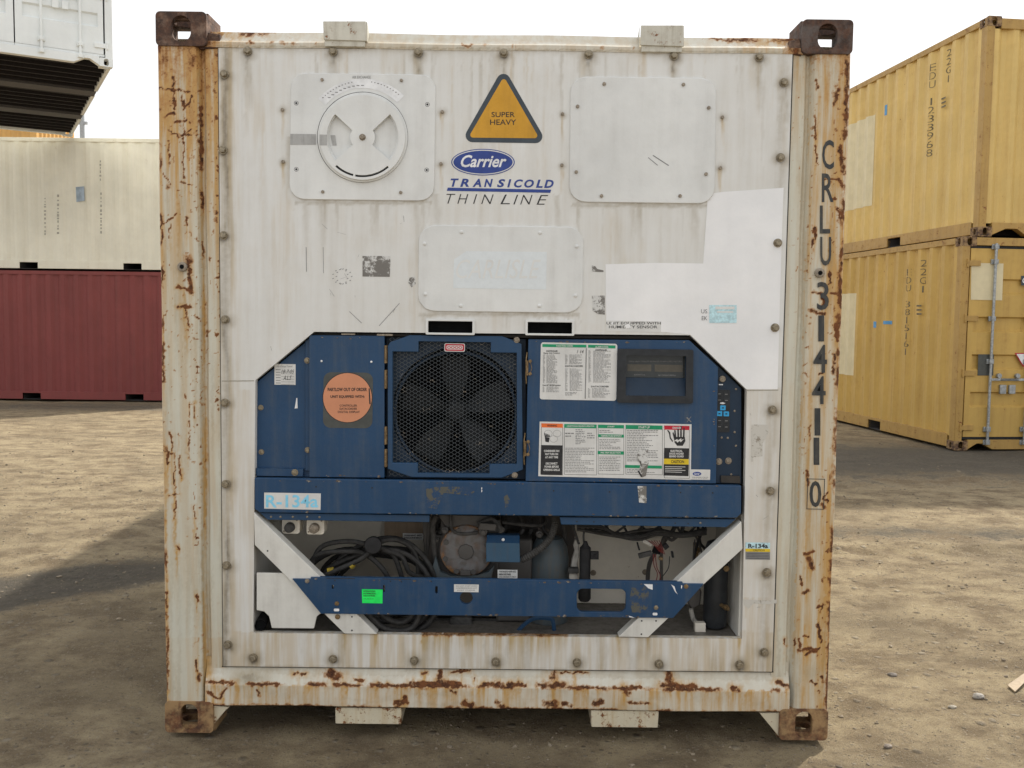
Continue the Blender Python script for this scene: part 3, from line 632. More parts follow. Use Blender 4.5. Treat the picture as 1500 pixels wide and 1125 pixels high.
MB(m_ink).flat(ring(*C0, 66.6, n=56), YA-.0006, ring(*C0, 65.4, n=56)).flat(arc(*C0, 55.3, 58.7, 226, 257, 10), YA-.0084).flat(arc(*C0, 55.3, 58.7, 258, 312, 14), YA-.0084).build('gap_shadow_ink', vent)  # black rings and arcs painted in as the shadow of the disc's gaps
hexbolt(*C0, YA-.0185, .0085, .010, m_dull, vent, 'centre_nut')
b = MB(m_labb).flat(arc(*C0, 72, 86, 45, 139, 26), YA-.0008).use(m_gink).text('AIR EXCHANGE', 516, 111, 543, 115, YA-.0012)
for k in range(26):
    a = 135-k*3.4; x = C0[0]+82*math.cos(R_(a)); y = C0[1]-82*math.sin(R_(a))
    if abs(a-90) > 8: b.flat(ring(x, y, 1.0+.5*(k % 3 == 0), .8, n=6), YA-.0012)
for k in range(9):
    a = 130-k*5; x = C0[0]+76*math.cos(R_(a)); y = C0[1]-76*math.sin(R_(a)); b.flat([(x-2,y-.6),(x+2,y-.6),(x+2,y+.6),(x-2,y+.6)], YA-.0012)
b.build('scale_label', vent)
MB(m_tape).flat([(425,196),(463,196.5),(463,212),(425,212)], YA-.0009).flat([(468,197),(479,197.3),(479,213),(468,212.8)], YA-.0190).build('tape_strip', vent)
MB(m_tape).flat([(484,198),(491,198),(493,213),(487,213)], YA-.0012).build('tape_strip', vent)
acc = rplate('access_plate', 835, 113, 1048, 297, 24, m_plate, [(885,123),(1001,124),(846,156),(1038,158),(844,252),(1034,255),(881,287),(996,287)], m_dull, .0065)
MB(m_gink).flat([(956,228),(957,227),(980,242),(979,243)], YA-.0006).flat([(949,231),(950,230.5),(964,242),(963,242.5)], YA-.0006).build('scratch_mark', acc)
mid = rplate('access_plate', 613, 331, 854, 457, 24, m_plate, [(676,340),(791,341),(622,357),(845,361),(623,431),(843,433),(675,448),(790,448)], m_plate, .0062)
m_ghost = plain('ghost_blue', (.70, .745, .765), .5, 0, .03, 60)
MB(m_ghost).flat([(664,422),(665,380),(683,368),(801,369),(800,424)], YA-.0005).use(m_plate).text('CARLISLE', 668, 380, 792, 408, YA-.0009, shear=.3).build('faded_sticker', mid)

# ---- marks on the panel
YM = YP-.0008
MB(m_fresh).flat([(1037,284),(1060,281),(1148,275),(1146,330),(1143,420),(1141,500),(1139,570),(1093,570),(1011,490),(968,486),(968,471),(888,470),(887,387),(960,385),(1030,386)], YM).build('paint_patch', panel)
# triangle
def rtri(pts, r, n=6):
    out = []
    for i in range(3):
        A, B, C_ = Vector(pts[i-1]), Vector(pts[i]), Vector(pts[(i+1) % 3]); d1 = (A-B).normalized(); d2 = (C_-B).normalized()
        h = math.acos(d1.dot(d2))/2; L = r/math.tan(h); c = B+(d1+d2).normalized()*(r/math.sin(h)); p0 = B+d1*L-c; p1 = B+d2*L-c
        a0 = math.atan2(p0.y, p0.x); a1 = math.atan2(p1.y, p1.x); da = (a1-a0+PI) % (2*PI)-PI
        out += [(c.x+r*math.cos(a0+da*k/n), c.y+r*math.sin(a0+da*k/n)) for k in range(n+1)]
    return out
MB(m_signb).flat(rtri([(737.5,98),(675,208),(802,210)], 10), YM).use(m_sign).flat(rtri([(738,112),(686,201.5),(790,202.5)], 4), YM-.0006).use(m_ink).text('SUPER', 720, 164, 754, 171.5, YM-.0012, bold=.004).text('HEAVY', 718, 175, 756, 183, YM-.0012, bold=.004).build('warning_sign', panel)
b = MB(m_logo).flat(ring(707.5, 237.5, 46.5, 19.5, 48), YM).use(m_lab).flat(ring(707.5, 237.5, 45, 18.2, 48), YM-.0004).use(m_logo).flat(ring(707.5, 237.5, 43.5, 16.8, 48), YM-.0008)
b.use(m_labb).text('Carrier', 675, 227, 742, 245, YM-.0012, shear=.35, bold=.022)
b.use(m_logo)
tx = [660, 674, 692, 709, 728, 743, 753, 768, 785, 797]; tw = [12, 13, 13, 13, 12, 6, 13, 14, 10, 14]
for i, ch in enumerate('TRANSICOLD'): b.text(ch, tx[i], 261.5+i*.2, tx[i]+tw[i], 273.5+i*.2, YM, shear=.25, bold=.035)
b.flat([(656,274.8),(807.5,277.8),(806,282.5),(654.5,279.5)], YM).use(m_ink)
tx = [654, 670, 693, 705, 733, 752, 762, 786]; tw = [13, 16, 6, 18, 14, 7, 18, 17]
for i, ch in enumerate('THINLINE'): b.text(ch, tx[i], 284+i*.25, tx[i]+tw[i], 298+i*.25, YM, shear=.3, bold=-.012)
b.build('brand_lettering', panel)
for q in ([(531,375),(572,375),(571,405.5),(531,405)], [(867,389),(872,390),(875,394),(884,396),(884,398.5),(867,398)], [(867,433),(886,433),(886,461),(876,460),(868,455)], [(600,407),(607,405),(609,416),(603,421),(598,414)]): MB(m_scrap).flat(q, YM).build('torn_sticker', panel)
b = MB(m_lab).flat([(888,469.5),(968.5,471),(968,487),(888,485)], YM-.0002).use(m_ink)
b.text('UNIT EQUIPPED WITH', 888.5, 471.5, 968, 476, YM-.0006, bold=.01).text('HUMIDITY SENSOR', 892, 476.8, 963, 481, YM-.0006, bold=.01).use(m_fresh).flat([(894,473),(899,471),(898,476)], YM-.0009).flat([(915,475.5),(922,474),(924,480),(917,481)], YM-.0009).build('humidity_notice', panel)
m_ghost2 = plain('ghost_cyan', (.50, .72, .78), .5, 0, .2, 90)
b = MB(m_ghost2).flat([(1039,447),(1079,447),(1079,473),(1039,473)], YM-.0012).use(m_lab).flat([(1048,449),(1076,449),(1076,453),(1048,453)], YM-.0016).flat([(1050,456),(1074,456),(1074,458),(1050,458)], YM-.0016).use(m_gink).text('US', 1027, 453, 1036, 459, YM-.0012).text('EK', 1028, 463, 1036, 469, YM-.0012)
b.build('approval_sticker', panel)
b = MB(m_ghost2).flat([(1092,794.5),(1128,795),(1128,804),(1092,803.5)], YM).use(m_yel).flat([(1092,803.6),(1128,804),(1128,808.5),(1092,808)], YM).use(m_gink).flat([(1092,808.2),(1128,808.6),(1128,820),(1092,819.5)], YM).use(m_ink).text('R-134a', 1096, 796.5, 1125, 803, YM-.0005, bold=.03)
b.text('CAUTION', 1103, 804.6, 1120, 807.4, YM-.0005)
for k in range(4): b.flat([(1094,810.5+k*2.3),(1126,810.8+k*2.3),(1126,811.3+k*2.3),(1094,811+k*2.3)], YM-.0005)
b.build('refrigerant_label', panel)
b = MB(m_gink)
random.seed(8)
for k in range(20):       # scuffs and scratches
    x = random.choice([random.uniform(345, 600), random.uniform(480, 610), random.uniform(1095, 1125)]); y = random.uniform(300, 560) if x < 1000 else random.uniform(590, 930)
    L = random.uniform(2, 14); a = random.uniform(-1.2, 1.8); w_ = random.uniform(.2, .45)
    dx, dy = math.cos(a)*L, math.sin(a)*L
    b.flat([(x, y), (x+dx, y+dy), (x+dx-dy/L*w_, y+dy+dx/L*w_), (x-dy/L*w_, y+dx/L*w_)], YM)
b.flat([(448,362),(448.8,362),(449.4,398),(448.6,398)], YM).flat([(473,362),(473.6,362),(474.2,400),(473.6,400)], YM).flat([(555,477),(585,444),(585.5,444.5),(555.5,477.6)], YM).flat([(512,456),(530,473),(529.5,473.5),(511.5,456.5)], YM)
for k in range(22):
    a = k/22*2*PI; x = 500+14*math.cos(a)*(.6 if k % 2 else 1); y = 405+11*math.sin(a); b.flat([(x,y),(x+2,y-1),(x+2.4,y),(x+.4,y+.8)], YM)
b.build('scuff_mark', panel)
m_resid = speck('label_residue', (.56, .54, .49), (.27, .235, .185), 30, .52)
MB(m_resid).flat([(1101,622),(1126,622),(1125,636),(1117,650),(1117,668),(1103,670),(1103,676),(1100,676)], YM).build('label_residue', panel)
MB(m_resid).flat([(1089,878),(1126,880),(1138,878),(1138,884),(1120,885),(1104,884),(1096,892),(1090,886)], YM).build('label_residue', panel)
# slot frames
for q in (SL1, SL2):
    x0, y0 = q[0]; x1, y1 = q[2]
    o = MB(m_plate).pp(rrect(x0-2.5, y0-2.5, x1+2.5, y1+2.5, 1.5, 2), YA-.001, .012, [rrect(x0+1, y0+.5, x1-1, y1-.5, .8, 2)]).build('slot_frame', ROOT, bevel=.001)
    p0 = P(x0-4, y0-3, .05); p1 = P(x1+4, y1+3, .05); MB(m_dark).box(p0.x, p1.x, .055, .06, p0.z, p1.z).build('slot_back', o)
# dark gap under the panel's upper edge of the opening
#==UNIT==
def poly_box(name, pts, Y, t, mat, parent=ROOT, bevel=.0018, holes=(), label=None): return MB(mat).pp(pts, Y, t, holes).build(name, parent, bevel=bevel, label=label)
MB(m_gap).pp([(372,560),(460,486),(1012,491),(1096,572),(1092,712),(371,702)], .105, .01, [ring(668, 601, 96, 96, 48)]).build('unit_bulkhead', ROOT)
# left bay
lb = poly_box('side_cover', [(376,560),(455,495),(455,699),(376,697)], .045, .02, m_blue)
poly_box('cover_ledge', [(375,686),(444,687),(444,698),(375,697)], .026, .022, m_blue, lb)
poly_box('cover_flange', [(447,500),(455,494),(455,690),(447,690)], .036, .012, m_blue, lb)
for x, y in ((382,597),(383,662)): hexbolt(x, y, .045, .0075, .006, m_steel, lb)
hexbolt(432, 692, .026, .009, .008, m_steel, lb)
b = MB(m_lab).flat([(402,533),(433,533.5),(433,564),(402,563.5)], .0440).use(m_gink).text('Air Charge Tested', 406, 535.5, 428, 538.5, .0435).use(m_ink).text('18-7-05', 412, 541.5, 431, 547, .0435, shear=.4).text('A.L.S', 415, 550, 427, 556.5, .0435, shear=.4).use(m_gink)
for k in range(6): b.flat([(404,541+k*3.9),(411,541.1+k*3.9),(411,542+k*3.9),(404,541.9+k*3.9)], .0435)
for k in range(6): b.flat([(412,543.5+k*3.9),(431,543.7+k*3.9),(431,544.1+k*3.9),(412,543.9+k*3.9)], .0436)
b.build('inspection_label', lb)
MB(m_labb).flat([(434,583),(435.5,583),(436,598),(431.5,598.5),(433,591)], .0440).build('paint_chip', lb)
# left door with the round card
ld = poly_box('equipment_door', [(453,491),(563,492),(563,700),(453,699)], .022, .03, m_blue)
MB(m_dgrey).flat(rrect(473.5,545.5,546,627,11), .0214).use(m_ink).flat(ring(509, 582.5, 36.6, 36.9, 48), .0210).use(m_salm).flat(ring(509, 582.5, 35.6, 36, 48), .0206).use(m_ink).text('PARTLOW OUT OF ORDER', 480, 568, 537.5, 573, .0200, bold=.028).text('UNIT EQUIPPED WITH:', 484, 579, 534, 583.5, .0200, bold=.028).text('CONTROLLER', 497.5, 592.5, 523, 595.6, .0200, bold=.01).text('DATACORDER', 497.5, 597.2, 523, 600.3, .0200, bold=.01).text('DIGITAL DISPLAY', 495, 601.8, 527, 605, .0200, bold=.01).flat([(540,569),(541.5,569),(543,592),(541,592)], .0199).build('notice_card', ld)
for x, y in ((471,529),(544,530)): dome(x, y, .022, .004, m_labb, ld)
for x, y in ((450,528),(451,659)): hexbolt(x, y, .034, .008, .01, m_steel, lb)
for y0, y1 in ((506,532),(542,569),(625,651),(658,684)):
    a = P(564.5, y0, .02); c = P(564.5, y1, .02); MB(m_brass).cyl(c, (0,0,1), .0035, a.z-c.z, 10).box(a.x-.002, a.x+.006, .024, .03, c.z, a.z).build('hinge', ld)
# fan bay
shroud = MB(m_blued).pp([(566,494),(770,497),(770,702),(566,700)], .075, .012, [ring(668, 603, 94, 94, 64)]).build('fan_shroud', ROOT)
p0 = P(566,494,.09); p1 = P(770,702,.09)
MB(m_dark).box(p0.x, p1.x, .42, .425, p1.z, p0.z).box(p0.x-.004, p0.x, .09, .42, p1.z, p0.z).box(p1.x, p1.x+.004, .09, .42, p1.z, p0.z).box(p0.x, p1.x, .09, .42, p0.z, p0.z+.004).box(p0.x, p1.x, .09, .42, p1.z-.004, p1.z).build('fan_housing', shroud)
c = P(668, 603, .13)
b = MB(m_blued)
b.tube([(c.x+.224*math.cos(t), .092, c.z+.224*math.sin(t)) for t in [2*PI*i/64 for i in range(64)]], .006, 8, True); b.build('shroud_ring', shroud)
m_fan = plain('fan_blade_dark', (.016, .018, .020), .7)
fan = MB(m_fan).lathe((c.x, .20, c.z), (0,-1,0), [(0,.045),(.04,.045),(.055,.03),(.058,.01)], 24).build('fan_hub', ROOT)
for k in range(5):
    a = k*2*PI/5+.35; v = []; f = []
    for i in range(7):
        r_ = .04+.17*i/6; w0 = .32+.10*math.sin(i/6*PI)
        for s in (-1, 1):
            t = a+s*w0*(1.0-.25*i/6); v.append((c.x+r_*math.cos(t), .150+s*.022, c.z+r_*math.sin(t)))
    n = len(v); v += [(x, y+.003, z) for x, y, z in v]
    for i in range(6): f += [(2*i, 2*i+1, 2*i+3, 2*i+2), (n+2*i, n+2*i+2, n+2*i+3, n+2*i+1)]
    MB(m_fan).add(v, f).build('fan_blade', fan)
# guard frame
INN = [(575,515),(613,515.5),(613,500),(719,501.5),(719,516.5),(757,517),(757,680),(717,680),(717,694),(612,693),(612,678.5),(575,678)]
gf = MB(m_blue2).pp([(568,507),(572,501),(600,491),(736,492.5),(764,504),(766,688),(735,700),(603,699),(568,687)], .024, .028, [INN]).build('fan_guard', ROOT, bevel=.002)
b = MB(m_mesh); Yg = .036
def ribbon(b, pts, hw, t):     # vertical-faced strand
    n = len(pts); V = []
    for i, (x, z, y) in enumerate(pts):
        p = Vector((pts[max(0, i-1)][0], pts[max(0, i-1)][1])); q = Vector((pts[min(n-1, i+1)][0], pts[min(n-1, i+1)][1])); d = (q-p).normalized(); nx_, nz_ = -d.y*hw, d.x*hw
        V += [(x+nx_, y, z+nz_), (x-nx_, y, z-nz_), (x-nx_, y+t, z-nz_), (x+nx_, y+t, z+nz_)]
    F_ = []
    for i in range(n-1):
        a = 4*i
        for k in range(4): F_.append((a+k, a+(k+1) % 4, a+4+(k+1) % 4, a+4+k))
    b.add(V, F_)
gx0, gx1 = P(570,600,Yg).x, P(762,600,Yg).x; gz0, gz1 = P(668,697,Yg).z, P(668,497,Yg).z
px_, pz_ = .0240, .0069
k = 0; z = gz0
while z < gz1:
    pts = []; n = int((gx1-gx0)/px_*6)
    for i in range(n+1):
        u = i/6; ph = (u+.5*(k % 2)) % 1; tri_ = (0, .5, 1, 1, .5, 0)[int(round(ph*6)) % 6]
        x = gx0+u*px_; pts.append((x, z+pz_*(tri_-.5)*.98+.001*math.sin(x*9+z*7), Yg-.001*math.sin(x*21)*math.cos(z*17)+(.001 if tri_ > .5 else 0)))
    ribbon(b, pts, .00052, .0011); z += pz_; k += 1
b.build('guard_mesh', gf, smooth=False)
MB(m_lab).flat(rrect(651,503,681,515,2), .0325).use(m_red).flat(rrect(652,504,680,514,2), .0322, rrect(654,506,678,512,2)).text('OOOO', 655, 507, 677, 511, .032, bold=.03).build('guard_decal', gf)
for x, y in ((757,498),(754,696)): hexbolt(x, y, .024, .008, .006, m_dull, gf)
# latches
for x, y0, y1 in ((772,516,562),(769,634,680)):
    a = P(x, y0, .012); c_ = P(x, y1, .012); o = MB(m_brass).box(a.x-.004, a.x+.005, .008, .02, c_.z+.03, a.z-.03)
    h = a.z-c_.z
    o.tube([(a.x-.001, .006, c_.z), (a.x-.003, .002, c_.z+h*.25), (a.x-.002, -.001, c_.z+h*.5), (a.x-.003, .002, c_.z+h*.75), (a.x, .006, a.z)], .0022, 6)
    for t in (.32, .72): o.cyl((a.x+.012, .018, c_.z+h*t), (0,-1,0), .006, .012, 10)
    o.tube([(a.x+.012, .008, c_.z+h*.32), (a.x+.018, .004, c_.z+h*.5), (a.x+.012, .006, c_.z+h*.72)], .0014, 5)
    o.build('door_latch', ROOT)
# control door
CDP = [(774,497),(1010,498.5),(1052,538),(1049,708.5),(770,705)]
cd_ = MB(m_blue).pp(CDP, .016, .03, [rrect(917,521,1005,580,2)]).build('control_door', ROOT, bevel=.0025)
YD = .0152
def microrows(b, x0, y0, x1, y1, rows, fill=.85, cols=None, h=.42, ind=0):
    dy = (y1-y0)/rows
    for k in range(rows):
        y = y0+k*dy; L = (x1-x0)*random.uniform(fill*.5, fill) if random.random() < .5 else (x1-x0)*fill
        x = x0+ind; e = x0+L
        while x < e:
            w_ = random.uniform(1.2, 4.5); w2 = min(w_, e-x)
            if w2 > .3: b.flat([(x, y), (x+w2, y+.0124*w2), (x+w2, y+dy*h), (x, y+dy*h)], YD-.0014)
            x += w_+random.uniform(.6, 1.1)
b = MB(m_lab).flat(rrect(791.5,502.5,903.5,586,3.5,4,.02), YD-.0004)
b.use(m_green).flat([(794.5,504),(859,505),(859,509.2),(794.5,508.2)], YD-.0009).flat([(861.5,505),(901.5,506),(901.5,510.5),(861.5,509.3)], YD-.0009)
b.use(m_lab).text('FUNCTION CODES', 815, 505.4, 839, 508, YD-.0014, bold=.02).text('ALARM CODES', 872, 507, 891, 509.6, YD-.0014, bold=.02)
b.use(m_ink).text('CONTROLLER', 800, 513, 817, 515.4, YD-.0014, bold=.03).text('Display Only Functions', 796, 516.2, 820, 518.6, YD-.0014, bold=.02).text('CONTROLLER', 872, 511.6, 889, 514, YD-.0014, bold=.03).text('DATACORDER', 828, 535, 854, 537.4, YD-.0014, bold=.02).text('Press ALT MODE Functions', 795, 563, 821, 565.4, YD-.0014, bold=.02).text('DATACORDER', 866, 565, 892, 567.4, YD-.0014, bold=.02)
b.use(m_gink)
for q in ((795.5,519.5,799,562,26),(800.5,519.5,819,562,26),(795,566.5,798,575,6),(800.5,566.5,822,575,6),(828,519.5,832,534,9),(834,519.5,856,534,9),(828,540,832,573,20),(834.5,540,856,573,20),(828,574.5,848,580,3),(862,513.5,866,561,29),(869,514,899,561,29),(861.5,569,865,583,8),(867.5,569,898,583,8)):
    microrows(b, q[0], q[1], q[2], q[3], q[4])
b.flat([(858.2,510),(859.6,510),(857.9,584),(856.6,584)], YD-.0014).use(m_ink)
b.text('1 14', 845, 512.5, 855, 517.5, YD-.0016, shear=.3)
b.build('code_label', cd_)
b = MB(m_lab).flat([(790.5,617.5),(1013,621.5),(1012,703),(788.5,697.5)], YD-.0004)
def cell(x0, y0, x1, y1, hd, hm, hy=5.5, txt=None):
    s = .018; o = lambda x: (x-790)*.018
    b.use(m_ink).flat([(x0,y0+o(x0)-.0),(x1,y0+o(x1)),(x1,y1+o(x1)),(x0,y1+o(x0))], YD-.0007).use(m_lab).flat([(x0+.5,y0+.5+o(x0)),(x1-.5,y0+.5+o(x1)),(x1-.5,y1-.5+o(x1)),(x0+.5,y1-.5+o(x0))], YD-.0010)
    b.use(hm).flat([(x0,y0+o(x0)),(x1,y0+o(x1)),(x1,y0+hy+o(x1)),(x0,y0+hy+o(x0))], YD-.0013)
    if txt: cx_ = (x0+x1)/2; w_ = min((x1-x0)*.42, len(txt)*1.05); b.use(m_lab if hm is not m_orange else m_ink).text(txt, cx_-w_, y0+1.5+o(cx_), cx_+w_, y0+hy-1.3+o(cx_), YD-.0018, bold=.02)
cell(793, 620, 824.5, 695.5, 1, m_orange, 6, 'WARNING')
b.use(m_ink).flat([(792.6,651.8),(824,652.4),(823.5,695.8),(791.8,695)], YD-.0014)
b.flat([(798,640),(805,641),(804,648),(799,647)], YD-.0014)
for k in range(4): b.flat([(798+k*2,640),(797+k*2.1,634+k*.8),(798+k*2.1,634+k*.8),(800+k*2,640)], YD-.0014)
b.use(m_gink)
for cx, cy in ((803,635),(816,635),(811,643)): b.flat(ring(cx, cy, 6, 5, 20), YD-.0013, ring(cx, cy, 5.6, 4.6, 20))
b.use(m_lab)
for i, t in enumerate(('CONDENSER FAN', 'MAY TURN ON', 'AT ANY TIME', '', 'DISCONNECT', 'POWER BEFORE', 'OPENING GRILLE')):
    if t: w_ = len(t)*.86; b.text(t, 808-w_, 659+i*4.6, 808+w_, 662.2+i*4.6, YD-.0018, bold=.035)
cell(826.5, 620.5, 874, 694.5, 1, m_green, 5.5, 'CONDITIONING SEQUENCE OPERATION')
b.use(m_gink)
microrows(b, 828, 656, 872, 693, 16, .97)
b.flat(ring(850,640,7,9,4), YD-.0014, ring(850,640,6.6,8.6,4))
microrows(b, 843, 629, 858, 652, 9, 1); microrows(b, 828, 634, 842, 642, 2, .9); microrows(b, 860, 634, 872, 644, 3, .9)
cell(876, 620.5, 914, 693, 1, m_green, 5, 'START')
b.use(m_green).flat([(876,636),(914,636.7),(914,641),(876,640.3)], YD-.0015).flat([(875.5,660.5),(913.5,661.2),(913.5,666),(875.5,665.3)], YD-.0015)
b.use(m_lab).text('TEMPERATURE SETPOINT', 880, 637.4, 911, 639.8, YD-.0019, bold=.02).text('PRE-TRIP SELECTION', 880, 662, 909, 664.4, YD-.0019, bold=.02).use(m_gink)
microrows(b, 878, 630, 912, 635, 2, .6); microrows(b, 878, 643.5, 912, 659, 7, .9); microrows(b, 878, 669, 912, 691, 9, .9)
cell(916.5, 620.2, 970.5, 692.5, 1, m_green, 6, 'START UP')
b.use(m_gink); microrows(b, 918.5, 630, 969, 677, 19, .9); microrows(b, 918.5, 687, 969, 694, 3, .8)
b.use(m_green).flat([(915.5,681),(969.5,682.2),(969.5,686.5),(915.5,685.3)], YD-.0019)
cell(973, 620, 1010, 697, 1, m_red, 6, 'DANGER')
b.use(m_ink).flat([(973,656),(1009.5,656.8),(1009,672.5),(972.5,671.8)], YD-.0014).use(m_yel).flat([(972.5,671.8),(1009,672.6),(1009,680.5),(972.3,679.8)], YD-.0015).use(m_ink).flat([(972.3,679.8),(1009,680.6),(1008.5,697.5),(972,696.5)], YD-.0014)
b.text('CAUTION', 983, 674, 1002, 678.4, YD-.002, bold=.02).use(m_lab)
for i, t in enumerate(('ELECTRICAL', 'SHOCK HAZARD', 'BEHIND GUARD')): w_ = len(t)*.88; b.text(t, 991-w_, 659+i*4, 991+w_, 662+i*4, YD-.0018, bold=.035)
for k in range(4): b.flat([(974,683+k*2.6),(1004-5*(k % 2),683.6+k*2.6),(1004-5*(k % 2),684.4+k*2.6),(974,683.8+k*2.6)], YD-.0018)
b.use(m_ink)     # hand and arc pictogram
b.flat([(988,640),(1003,640),(1004,646),(1000,653),(992,653),(988,648)], YD-.0014)
for x, y0, tilt in ((989.5,630,-3),(993.5,625,-.8),(997.5,624,.4),(1001.5,627,1.6)): b.flat([(x-1+tilt*.3,y0),(x+1+tilt*.3,y0),(x+1.3,641),(x-1.3,641)], YD-.0014)
b.flat([(985,634),(986.6,633),(990,643),(988,646)], YD-.0014)
b.flat([(977,630),(979,630),(982,634),(982.6,641),(986,646),(985,647.5),(981,642),(980,635)], YD-.0014).use(m_lab).flat([(987,646),(992,643),(993,645),(998,642),(998,644.6),(1002,642.8),(997,648),(996,645.8),(992,648.5),(991,646.4)], YD-.0019)
b.use(m_scrap).flat([(934,661),(941,658),(950,658.5),(948,668),(950,678),(946,697),(941,699),(936,692),(938,680),(933,672)], YD-.0022).use(m_ink).flat([(934,690),(936,689),(941,698),(939,699)], YD-.0024).flat([(938,676),(939,675),(940,684),(939,684)], YD-.0024)
b.build('instruction_label', cd_)
b = MB(m_lab).flat([(1012,687.5),(1040.5,688),(1040,703),(1011.5,702.5)], YD-.0006).use(m_logo).flat(ring(1021,694,6.4,2.9,20), YD-.001).use(m_labb).text('Carrier', 1017, 692.6, 1025, 695.4, YD-.0014, shear=.3, bold=.02).use(m_gink).text('TRANSICOLD', 1014, 698.5, 1037, 701, YD-.001, shear=.3).build('brand_label', cd_)
MB(m_scrap).flat([(934,712),(947,712),(947,737),(936,736)], .0060).build('torn_label', ROOT)
MB(m_gink).flat([(1005,612),(1007,611),(1013,618),(1012,618.5)], YD-.0005).flat([(1006,618),(1012,610),(1012.6,610.4),(1006.8,618.4)], YD-.0005).build('scratch_mark', cd_)
dp = MB(m_plast).pp(rrect(904.5,511.5,1015.5,590.5,3), .004, .012, [rrect(917,521,1005,580,2)]).build('display_bezel', cd_, bevel=.002)
a = P(917,521,.045); c_ = P(1005,580,.045); zmid = P(960,553,.045).z
MB(m_glassd).box(a.x-.01, c_.x+.01, .038, .048, zmid, a.z+.01).use(m_lcd).flat([(919,533.5),(954,534),(954,544),(919,543.5)], .0372).flat([(959,534),(1000,534.6),(1000,545),(959,544.4)], .0372).use(m_gink).text('SETPOINT/Code', 929, 548, 945, 550, .0372, bold=.01).text('AIR TEMPERATURE/Data', 964, 548.8, 990, 550.8, .0372, bold=.01)\
  .text('COOL HEAT DEFROST IN-RANGE ALARM SUPPLY RETURN', 921, 528.5, 999, 530.5, .0372).build('display_window', cd_)
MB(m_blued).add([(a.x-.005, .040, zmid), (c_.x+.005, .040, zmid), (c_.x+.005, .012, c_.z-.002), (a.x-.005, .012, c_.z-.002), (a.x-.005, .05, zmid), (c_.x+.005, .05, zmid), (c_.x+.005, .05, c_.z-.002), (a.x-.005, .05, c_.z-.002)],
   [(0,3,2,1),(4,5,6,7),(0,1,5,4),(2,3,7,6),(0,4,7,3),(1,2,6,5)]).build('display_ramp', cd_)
# keypad side
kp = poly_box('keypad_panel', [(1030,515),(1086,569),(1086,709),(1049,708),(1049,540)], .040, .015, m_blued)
b = MB(m_plast).pp(rrect(1048,571,1069,633,1.5,2), .037, .003).build('keypad', kp)
for x, y in ((1054,577),(1064,577.5),(1054,586),(1064,586.5),(1054,616),(1064,616.5),(1054,625),(1064,625.5)):
    q = MB(m_plast).pp(rrect(x-4,y-3.6,x+4,y+3.6,1,2), .0355, .002).use(m_gink).flat([(x-2,y-.5),(x+2,y-.5),(x+2,y+.5),(x-2,y+.5)], .0350); q.build('key_button', kp, bevel=.0004)
for x, y in ((1059,597.5),(1054,606),(1064,606.3)):
    MB(m_key).pp(rrect(x-4,y-3.6,x+4,y+3.6,.8,2), .0350, .002).use(m_ink).flat([(x-1.5,y-.8),(x+1.5,y-.8),(x+1.5,y+.8),(x-1.5,y+.8)], .0345).build('key_button', kp, bevel=.0004)
MB(m_dull).lathe(P(1058,555,.04), (0,-1,0), [(0,.012),(.004,.012),(.006,.010),(.006,.006)], 20).build('key_switch', kp)
MB(m_labb).flat([(1053,562.5),(1059,562.6),(1059,564.2),(1053,564)], .0395).flat(ring(1058.5,590.5,4,1.4,12), .0362).build('keypad_marking', kp)
for x, y in ((1078,570),(1076,602),(1076,633),(1057,641),(1066,641.5),(1078,653),(1071,695)): dome(x, y, .04, .0042, m_dull, kp)
for x, y in ((1053,676),(1067,675)): hexbolt(x, y, .04, .009, .006, m_dull, kp)
poly_box('bracket', [(1056,697),(1084,697.5),(1085,708),(1056,707)], .030, .012, m_gap, kp)
# gap strip above the doors
for x0, x1, y0 in ((454,564,488.5),(770,1010,492)):
    pass
MB(m_gap).pp([(456,488),(1012,493),(1012,497),(456,491.5)], .05, .05).build('top_seal', ROOT)
MB(m_dull).pp([(500,488.4),(520,488.6),(520,490.6),(500,490.4)], .02, .01).pp([(552,489),(575,489.3),(575,492),(552,491.7)], .02, .01).build('clip_bar', ROOT)
# mid beam
mb_ = poly_box('middle_beam', [(373,700),(1086,711.5),(1086,752),(1079,759),(640,754),(381,751),(373,746)], .007, .03, m_blue, bevel=.003)
poly_box('beam_lip', [(381,751.4),(629,754.8),(629,765),(392,761.5)], .022, .02, m_blue2, mb_)
poly_box('beam_lip', [(820,757.5),(1078,760.8),(1064,772.5),(822,768.5)], .022, .02, m_blue2, mb_)
for x, y in ((397,757),(411,757),(429,757),(450,757),(468,757.5),(1026,766)): dome(x, y, .022, .0042, m_dull, mb_)
b = MB(m_ink)
for x, y in ((463,713),(545,714.5),(811,719),(893,720.5),(997,721.5),(1044,722),(845,764),(870,764.5),(989,766.5),(1008,767)): b.flat(ring(x, y, 1.2, n=8), .0064 if y < 750 else .0214)
b.build('screw_hole', mb_)
MB(m_lab).flat([(387,721.5),(470,722.8),(469.5,747),(387,745)], .0063).use(m_cyan).text('R-134a', 389.5, 725, 466, 743.5, .0058, bold=.02).build('refrigerant_label', mb_)
m_faint = speck('adhesive_trace', (.012, .048, .118), (.085, .085, .07), 30, .47)
MB(m_faint).flat([(624,716),(640,713),(690,713),(696,720),(688,726),(650,722),(640,745),(626,744)], .0064).build('adhesive_trace', mb_); MB(m_faint).flat([(738,728),(743,724),(747,732),(744,742),(740,744)], .0064).build('adhesive_trace', mb_)
MB(m_labb).flat([(705,714),(706.4,714),(706.2,717),(705,717)], .0064).flat([(705,718),(706.6,718),(706,721),(705.2,721)], .0064).build('paint_chip', mb_)
